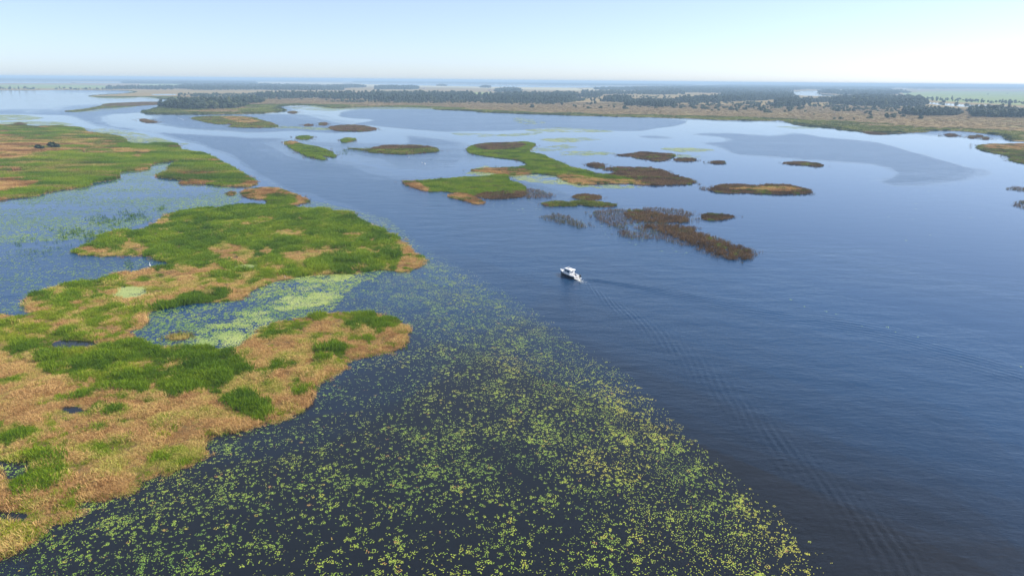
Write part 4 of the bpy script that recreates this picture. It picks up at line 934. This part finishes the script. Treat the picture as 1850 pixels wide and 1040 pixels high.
for (x, y, L, W_, Hh, mw, mr, l) in HOUSES:
    g = G([(x, y)])[0]; root = empty('farm_building', (g[0], g[1], .34)); tag(root, l, 'building', 'farm buildings near the horizon')
    v, f = box(0, 0, Hh*.3, L, W_, Hh*.6); mesh('wall', v, f, mw, root)
    a, b = L/2+.5, W_/2+.5; z0, z1 = Hh*.6, Hh
    mesh('roof', [(-a, -b, z0), (a, -b, z0), (a, b, z0), (-a, b, z0), (-a, 0, z1), (a, 0, z1)], [(0, 1, 5, 4), (2, 3, 4, 5), (0, 4, 3), (1, 2, 5), (3, 2, 1, 0)], mr, root)
    for k in range(3):
        v, f = box((k-1)*L*.28, -W_/2-.04, Hh*.3, L*.1, .1, Hh*.28); mesh('window', v, f, M_dark, root)

# ------------------------------------------------------------------ the motor boat and its wake
M_navy = simple('navy_hull_paint', (.008, .011, .03), .25); M_gel = simple('white_gelcoat', (.82, .82, .80), .3, noise=.04)
M_glass = simple('tinted_window', (.03, .08, .13), .08, noise=.02); M_blue = simple('blue_cover', (.08, .30, .55), .6)
M_steel = simple('rail_steel', (.6, .6, .62), .25, .9); M_black = simple('black_engine', (.015, .015, .017), .4); M_red = simple('red_cloth', (.55, .03, .03), .7); M_cloth = simple('white_cloth', (.8, .8, .8), .7)
M_teak = simple('deck_floor', (.42, .38, .33), .7); M_fender = simple('dark_fender', (.03, .03, .05), .5)
bow, stern = G([(1014, 494)])[0], G([(1041, 503.5)])[0]
hd = bow-stern; BL = float(np.hypot(*hd)); print('boat waterline length', BL)
bc = (bow+stern)/2; brz = math.atan2(hd[1], hd[0])
boat = empty('motor_boat', (bc[0], bc[1], 0), brz)
tag(boat, 'small white cabin motor boat with dark navy hull heading up the channel, trailing a wake', 'boat')
BS = 8.0/8.0
def sect(t):  # t 0 stern .. 1 bow : half beam, sheer height
    hb = 1.32*(1-max(0, (t-.45)/.55)**2.3)*(.93+.07*min(1, t/.2)); sh = 1.0+.50*t**1.8
    return hb, sh
def loft(rows, close=False):
    n = len(rows[0]); v = [q for r_ in rows for q in r_]; f = []
    for i in range(len(rows)-1):
        for j in range(n-1): f.append((i*n+j, i*n+j+1, (i+1)*n+j+1, (i+1)*n+j))
    return v, f
TS = [k/18 for k in range(19)]
def X(t, rake=0): return (-4.0+8.0*t)+rake*t**4
rows = []
for t in TS:
    hb, sh = sect(t); x = X(t)
    rows.append([(x-.35*t**3, 0, -.5)]+[(x-.25*t**3, -hb*.62, -.28), (x-.1*t**3, -hb*.9, .02), (x, -hb*.97, sh*.45), (x+.15*t**3, -hb, sh*.82)])
v, f = loft(rows); v2, f2 = loft([[(a, -b, c) for a, b, c in r_] for r_ in rows])
hv, hf = list(v), list(f); i = len(hv); hv += v2; hf += [tuple(i+q for q in reversed(ff)) for ff in f2]
i = len(hv); r0 = rows[0]; hv += r0+[(a, -b, c) for a, b, c in r0[1:]]; hf.append(tuple(range(i, i+5))+tuple(i+5+k for k in (3, 2, 1, 0)))
mesh('hull', hv, hf, M_navy, boat, smooth=True)
# white topsides band, rolled gunwale
rows = []
for t in TS:
    hb, sh = sect(t); x = X(t)+.15*t**3
    rows.append([(x, -hb-.02, sh*.80), (x+.1*t**3, -hb-.05, sh*.92), (x+.12*t**3, -hb-.04, sh+.03), (x+.12*t**3-.04, -hb+.10, sh+.05), (x+.08*t**3-.06, -hb+.16 if hb > .2 else -.01, sh-.02)])
v, f = loft(rows); v2, f2 = loft([[(a, -b, c) for a, b, c in r_] for r_ in rows]); gv = list(v)+v2; gf = list(f)+[tuple(len(v)+q for q in reversed(ff)) for ff in f2]
mesh('gunwale', gv, gf, M_gel, boat, smooth=True)
v, f = box(-4.0, 0, .80, .10, 2.4, .5); mesh('transom', v, f, M_gel, boat)
# foredeck and side decks, cockpit floor
rows = [[(X(t)+.1*t**3, -sect(t)[0]+.12, sect(t)[1]-.01), (X(t)+.1*t**3, 0, sect(t)[1]+.10*(1-(2*t-1.3)**2*.2)), (X(t)+.1*t**3, sect(t)[0]-.12, sect(t)[1]-.01)] for t in [.38+.62*k/10*.985 for k in range(11)]]
v, f = loft(rows); mesh('foredeck', v, f, M_gel, boat, smooth=True)
v, f = box(-2.5, 0, .42, 3.1, 2.3, .06); mesh('cockpit_floor', v, f, M_teak, boat)
# cabin: raked front, side walls tapering in
cab = [(-1.7, 1.08, .75), (2.0, .84, 1.25), (-1.7, .96, 2.4), (1.15, .80, 2.45)]
cv = [(cab[0][0], -cab[0][1], .45), (cab[1][0], -cab[1][1], .95), (cab[1][0], cab[1][1], .95), (cab[0][0], cab[0][1], .45), (cab[2][0], -cab[2][1], 2.4), (cab[3][0], -cab[3][1], 2.46), (cab[3][0], cab[3][1], 2.46), (cab[2][0], cab[2][1], 2.4)]
cabin = mesh('cabin', cv, [(0, 1, 5, 4), (1, 2, 6, 5), (2, 3, 7, 6), (3, 0, 4, 7), (4, 5, 6, 7)], M_gel, boat)
def panel(name, quad, off, mat, parent, th=.03):
    q = [Vector(a) for a in quad]; n = (q[1]-q[0]).cross(q[3]-q[0]).normalized()
    v = [tuple(a+n*off) for a in q]+[tuple(a+n*(off+th)) for a in q]
    return mesh(name, v, [(3, 2, 1, 0), (4, 5, 6, 7), (0, 1, 5, 4), (1, 2, 6, 5), (2, 3, 7, 6), (3, 0, 4, 7)], mat, parent)
def bil(a, b, c, d, u, w): return tuple((Vector(a)*(1-u)+Vector(b)*u)*(1-w)+(Vector(d)*(1-u)+Vector(c)*u)*w)
def cabpan(name, side, u0, u1, w0, w1, mat):
    F_ = {-1: (cv[0], cv[1], cv[5], cv[4]), 1: (cv[2], cv[3], cv[7], cv[6]), 'f': (cv[1], cv[2], cv[6], cv[5]), 'b': (cv[3], cv[0], cv[4], cv[7])}[side]
    return panel(name, [bil(*F_, u0, w0), bil(*F_, u1, w0), bil(*F_, u1, w1), bil(*F_, u0, w1)], .004, mat, cabin)
cabpan('window', -1, .12, .48, .50, .90, M_glass); cabpan('window', -1, .53, .86, .50, .88, M_glass)
cabpan('window', 1, .14, .47, .50, .88, M_glass); cabpan('window', 1, .52, .88, .50, .90, M_glass)
cabpan('windscreen', 'f', .06, .48, .30, .92, M_glass); cabpan('windscreen', 'f', .52, .94, .30, .92, M_glass)
cabpan('door', 'b', .30, .68, .05, .92, M_cloth); cabpan('window', 'b', .40, .58, .58, .80, M_dark)
cabpan('side_cover', -1, .14, .50, .22, .46, M_blue)
rv = [(-2.1, -1.05, 2.42), (1.35, -.88, 2.48), (1.35, .88, 2.48), (-2.1, 1.05, 2.42), (-2.0, -.95, 2.54), (1.25, -.80, 2.60), (1.25, .80, 2.60), (-2.0, .95, 2.54)]
roof = mesh('roof', rv, [(3, 2, 1, 0), (4, 5, 6, 7), (0, 1, 5, 4), (1, 2, 6, 5), (2, 3, 7, 6), (3, 0, 4, 7)], M_gel, boat)
v, f = box(.2, 0, 2.62, .7, .7, .05); mesh('hatch', v, f, M_dark, roof)
def tube(name, pts, r_, mat, parent, sides=6):
    v, f = [], []
    for k, p_ in enumerate(pts):
        a = Vector(pts[min(k+1, len(pts)-1)])-Vector(pts[max(k-1, 0)]); a.normalize(); t1 = a.orthogonal().normalized(); t2 = a.cross(t1)
        for s in range(sides): q = Vector(p_)+(t1*math.cos(s*6.283/sides)+t2*math.sin(s*6.283/sides))*r_; v.append(tuple(q))
    for k in range(len(pts)-1):
        for s in range(sides): f.append((k*sides+s, k*sides+(s+1) % sides, (k+1)*sides+(s+1) % sides, (k+1)*sides+s))
    f += [tuple(range(sides))[::-1], tuple((len(pts)-1)*sides+s for s in range(sides))]
    return mesh(name, v, f, mat, parent)
tube('antenna', [(-.6, .5, 2.4), (-.7, .5, 3.6)], .025, M_cloth, roof); tube('mast', [(-.9, 0, 2.4), (-.9, 0, 3.1)], .04, M_gel, roof)
v, f = box(-.9, 0, 2.85, .12, .5, .10); mesh('radar_bar', v, f, M_gel, roof)
rail = []
for t in [.55, .65, .75, .85, .95]: rail.append((X(t), -sect(t)[0]+.1, sect(t)[1]+.6))
rail += [(X(1)+.15, 0, sect(1)[1]+.62)]+[(a, -b, c) for a, b, c in rail[::-1]]
rl = tube('bow_rail', rail, .03, M_steel, boat)
for t in (.55, .7, .85):
    for s in (-1, 1): tube('rail_post', [(X(t), s*(sect(t)[0]-.1), sect(t)[1]), (X(t), s*(sect(t)[0]-.1), sect(t)[1]+.6)], .025, M_steel, rl)
v, f = box(-4.55, 0, .30, 1.1, 2.3, .10); mesh('swim_platform', v, f, M_gel, boat)
v, f = box(-3.4, .1, .82, .7, 1.7, .55); mesh('stern_bench', v, f, M_gel, boat)
# outboard engine: cowl tapering, leg, bracket
ev = []
for (z, a, b, ox) in [(.35, .14, .12, 0), (.75, .20, .17, 0), (1.05, .36, .24, -.05), (1.35, .38, .25, -.08), (1.52, .24, .17, -.05)]:
    for s in range(10): ev.append((-4.75+ox+math.cos(s*.6283)*a, -.62+math.sin(s*.6283)*b, z))
ef = [(k*10+s, k*10+(s+1) % 10, k*10+10+(s+1) % 10, k*10+10+s) for k in range(4) for s in range(10)]+[tuple(40+s for s in range(10))]
eng = mesh('outboard_engine', ev, ef, M_black, boat, smooth=True)
tube('engine_leg', [(-4.75, -.62, .4), (-4.75, -.62, -.45)], .09, M_black, eng)
fl = tube('flagstaff', [(-3.95, 1.0, .9), (-4.35, 1.05, 2.0)], .025, M_cloth, boat)
def flagpart(name, z0, z1, mat):
    rows = [[(-4.18-.12*z-.09*k, 1.03+.05*math.sin(k*1.3), z-.03*k) for k in range(8)] for z in (z0, z1)]
    v, f = loft(rows); mesh(name, v, f, mat, fl)
flagpart('white_stripe', 1.65, 1.95, M_cloth); flagpart('red_stripe', 1.35, 1.65, M_red)
for x in (-2.9, -.4, 1.6): tube('fender', [(x, -1.42, .95), (x, -1.42, .42)], .10, M_fender, boat, 8)

def wake(name, px, wid, lam, amp, ang):
    """ripples in an arm of the wake: real waves on a strip of water"""
    c = G(px); seg = np.hypot(*(c[1:]-c[:-1]).T); s = np.concatenate([[0], np.cumsum(seg)]); L = s[-1]
    n = int(L/.35); S = np.linspace(0, L, n); cx = np.interp(S, s, c[:, 0]); cyy = np.interp(S, s, c[:, 1])
    k = np.ones(25)/25; pad = lambda a: np.convolve(np.concatenate([np.full(12, a[0]), a, np.full(12, a[-1])]), k, 'valid')
    cx, cyy = pad(cx), pad(cyy)
    tx, ty = np.gradient(cx), np.gradient(cyy); l = np.hypot(tx, ty); nx, ny = -ty/l, tx/l
    m_ = 44; U = np.linspace(-1, 1, m_); v = np.zeros((n, m_, 3))
    for j, u in enumerate(U):
        w = wid*(.25+.75*np.minimum(1, S/60)); off = u*w
        ph = off*math.cos(ang)+S*math.sin(ang)
        grp = .35+.9*vnoise(S/5, np.full(n, u*4.0), 3)
        env = np.exp(-(u/.52)**2)*(1-abs(u)**6)*np.minimum(1, S/6+.35)*np.exp(-S/400.0)
        l_ = lam*(.7+.3*np.minimum(1, S/50))
        z = amp*env*grp*np.sin(6.283*ph/l_+3.0*vnoise(S/9, np.full(n, u*1.5), 9))
        v[:, j, 0] = cx+nx*off; v[:, j, 1] = cyy+ny*off; v[:, j, 2] = z+amp*env*.9+.004
    idx = np.arange(n*m_).reshape(n, m_); f = np.stack([idx[:-1, :-1], idx[:-1, 1:], idx[1:, 1:], idx[1:, :-1]], -1).reshape(-1, 4)
    o = mesh(name, v.reshape(-1, 3), f, M_wake, smooth=True)
    if o.data.polygons[0].normal.z < 0: o.data.flip_normals()
    q = v.reshape(-1, 3)[:, :2]
    for nm, d in (('calm', calm_at(q)), ('sky_fade', sky_fade_at(q))):
        at = o.data.attributes.new(nm, 'FLOAT', 'POINT'); at.data.foreach_set('value', d.astype(np.float32))
    return tag(o, kind='structure')
M_wake = M_water
wake('wake', [(1049,506),(1062,516),(1100,545),(1170,590),(1240,645),(1300,705),(1400,800),(1500,890),(1600,990),(1660,1060)], 8.5, 1.45, .055, R(14))
wake('wake', [(1050,503),(1100,509),(1200,527),(1330,550),(1450,572),(1560,594),(1650,618),(1750,650),(1850,685),(1990,735)], 12.0, 1.9, .065, R(-12))
M_foam = simple('foam', (.72, .72, .66), .8, noise=.2, scale=3)
def foam():
    v, f = [], []; c = G([(1044,505),(1049,509),(1054,511)])
    for k in range(150):
        t = rng.random()**1.4; p_ = (c[0]*(1-t)+c[2]*t)+rng.normal(0, .28+.35*t, 2); r_ = rng.uniform(.05, .2)*(1-.5*t); i = len(v)
        v.append((p_[0], p_[1], .07)); v += [(p_[0]+math.cos(a)*r_*rng.uniform(.6, 1.3), p_[1]+math.sin(a)*r_*rng.uniform(.6, 1.3), .03) for a in np.linspace(0, 6.283, 8)[:-1]]
        f += [(i, i+1+s, i+1+(s+1) % 7) for s in range(7)]
    o = mesh('foam', v, f, M_foam); tag(o, kind='stuff')
foam()

# ------------------------------------------------------------------ birds
M_swan = simple('white_feathers', (.82, .81, .78), .8); M_duck = simple('dark_feathers', (.03, .028, .025), .8); M_bill = simple('orange_bill', (.6, .2, .03), .5)
def bird(swan=True):
    v, f = [], []; n = 9; m_ = 10; Lb, Wb, Hb = (.95, .42, .40) if swan else (.5, .24, .2)
    for i in range(n):
        t = i/(n-1); x = (t-.5)*Lb; r_ = math.sin(math.pi*min(.98, max(.02, t)))**.7
        for s in range(m_):
            a = s*6.283/m_; z = Hb*.45*math.sin(a)*r_*(1 if math.sin(a) > 0 else .5)+Hb*.12+(.18*(1-t)**3 if math.sin(a) > 0 else 0)*Hb
            v.append((x, math.cos(a)*Wb*.5*r_, z))
    f = [(i*m_+s, i*m_+(s+1) % m_, (i+1)*m_+(s+1) % m_, (i+1)*m_+s) for i in range(n-1) for s in range(m_)]
    body = mesh('body', v, f, M_swan if swan else M_duck, link=False, smooth=True)
    pts = [(.36, 0, .12), (.52, 0, .30), (.50, 0, .52), (.50, 0, .68), (.58, 0, .76), (.68, 0, .73)] if swan else [(.2, 0, .06), (.26, 0, .18), (.30, 0, .25), (.37, 0, .25)]
    rr = [.10, .07, .05, .045, .07, .05] if swan else [.06, .045, .055, .03]
    v, f = [], []
    for k, p_ in enumerate(pts):
        a = (Vector(pts[min(k+1, len(pts)-1)])-Vector(pts[max(k-1, 0)])).normalized(); t1 = Vector((0, 1, 0)); t2 = a.cross(t1)
        for s in range(8): v.append(tuple(Vector(p_)+(t1*math.cos(s*.7854)+t2*math.sin(s*.7854))*rr[k]))
    f = [(k*8+s, k*8+(s+1) % 8, k*8+8+(s+1) % 8, k*8+8+s) for k in range(len(pts)-1) for s in range(8)]+[tuple((len(pts)-1)*8+s for s in range(8))]
    neck = mesh('neck_and_head', v, f, M_swan if swan else M_duck, link=False, smooth=True)
    e = pts[-1]; b = .14 if swan else .07
    bill = mesh('bill', [(e[0], -.03, e[2]+.03), (e[0], .03, e[2]+.03), (e[0], .03, e[2]-.03), (e[0], -.03, e[2]-.03), (e[0]+b, 0, e[2]-.04)], [(0, 1, 4), (1, 2, 4), (2, 3, 4), (3, 0, 4)], M_bill, link=False)
    return [('body', body.data), ('neck_and_head', neck.data), ('bill', bill.data)]
SW, DK = bird(True), bird(False)
for k, (x, y, sw, sc_, l) in enumerate([
    (283,317,1,1.6,'white swan at the left tip of the green marsh tongue, by the inlet'),(271,480,1,1.2,'white swan in the blue bay beside the middle marsh'),(518,503,1,1.2,'white swan at the lower edge of the middle marsh beside the lily inlet'),
    (738,285,1,1.3,'white swan under the long olive brown islet'),(763,295,1,1.4,'white swan left of two in mid channel before the hook shaped island'),(768,296,1,1.2,'white swan right of two in mid channel before the hook shaped island'),
    (322,213.5,1,2.2,'white swan leftmost of three off the wooded point'),(327,215,1,2.2,'white swan in the middle of three off the wooded point'),(331,216.5,1,2.2,'white swan rightmost of three off the wooded point'),
    (401,208.5,1,2.2,'lone white swan between the wooded point and the flat olive island'),(793,371,0,2.2,'lone dark bird swimming in mid channel below the broad green island'),
    (1494,276,0,2.6,'dark duck leftmost of four in the blue tongue of water'),(1502,277,0,2.6,'dark duck second from left of four in the blue tongue'),(1509,278,0,2.6,'dark duck third from left of four in the blue tongue'),(1515,279,0,2.6,'dark duck rightmost of four in the blue tongue'),
    (778,288,0,2,'dark bird right of the swans under the olive brown islet'),(606,313,0,0,'')]):
    if not l: continue
    g = G([(x, y)])[0]; o = empty('swan' if sw else 'duck', (g[0], g[1], 0), k*2.1); o.scale = (min(sc_, 1.5),)*3
    for nm, d in (SW if sw else DK):
        c = bpy.data.objects.new(nm, d); col.objects.link(c); c.parent = o
    tag(o, l, 'bird', 'birds on the water')

# ------------------------------------------------------------------ the air
hv, hf = box(0, 20000, 35, 90000, 60000, 80)
hz = [(x, y, {-5.0: -1.5, 75.0: 66.0}[z]) for x, y, z in hv]
haze = mesh('haze', hz, hf); tag(haze, kind='stuff')
hm = bpy.data.materials.new('haze_air'); hm.use_nodes = True; nt = hm.node_tree; nt.nodes.clear()
ho = nt.nodes.new('ShaderNodeOutputMaterial'); pv = nt.nodes.new('ShaderNodeVolumePrincipled')
pv.inputs['Color'].default_value = (.58, .80, 1, 1); pv.inputs['Density'].default_value = 1.6e-4; pv.inputs['Anisotropy'].default_value = .0
nt.links.new(pv.outputs[0], ho.inputs['Volume']); haze.data.materials.clear(); haze.data.materials.append(hm)
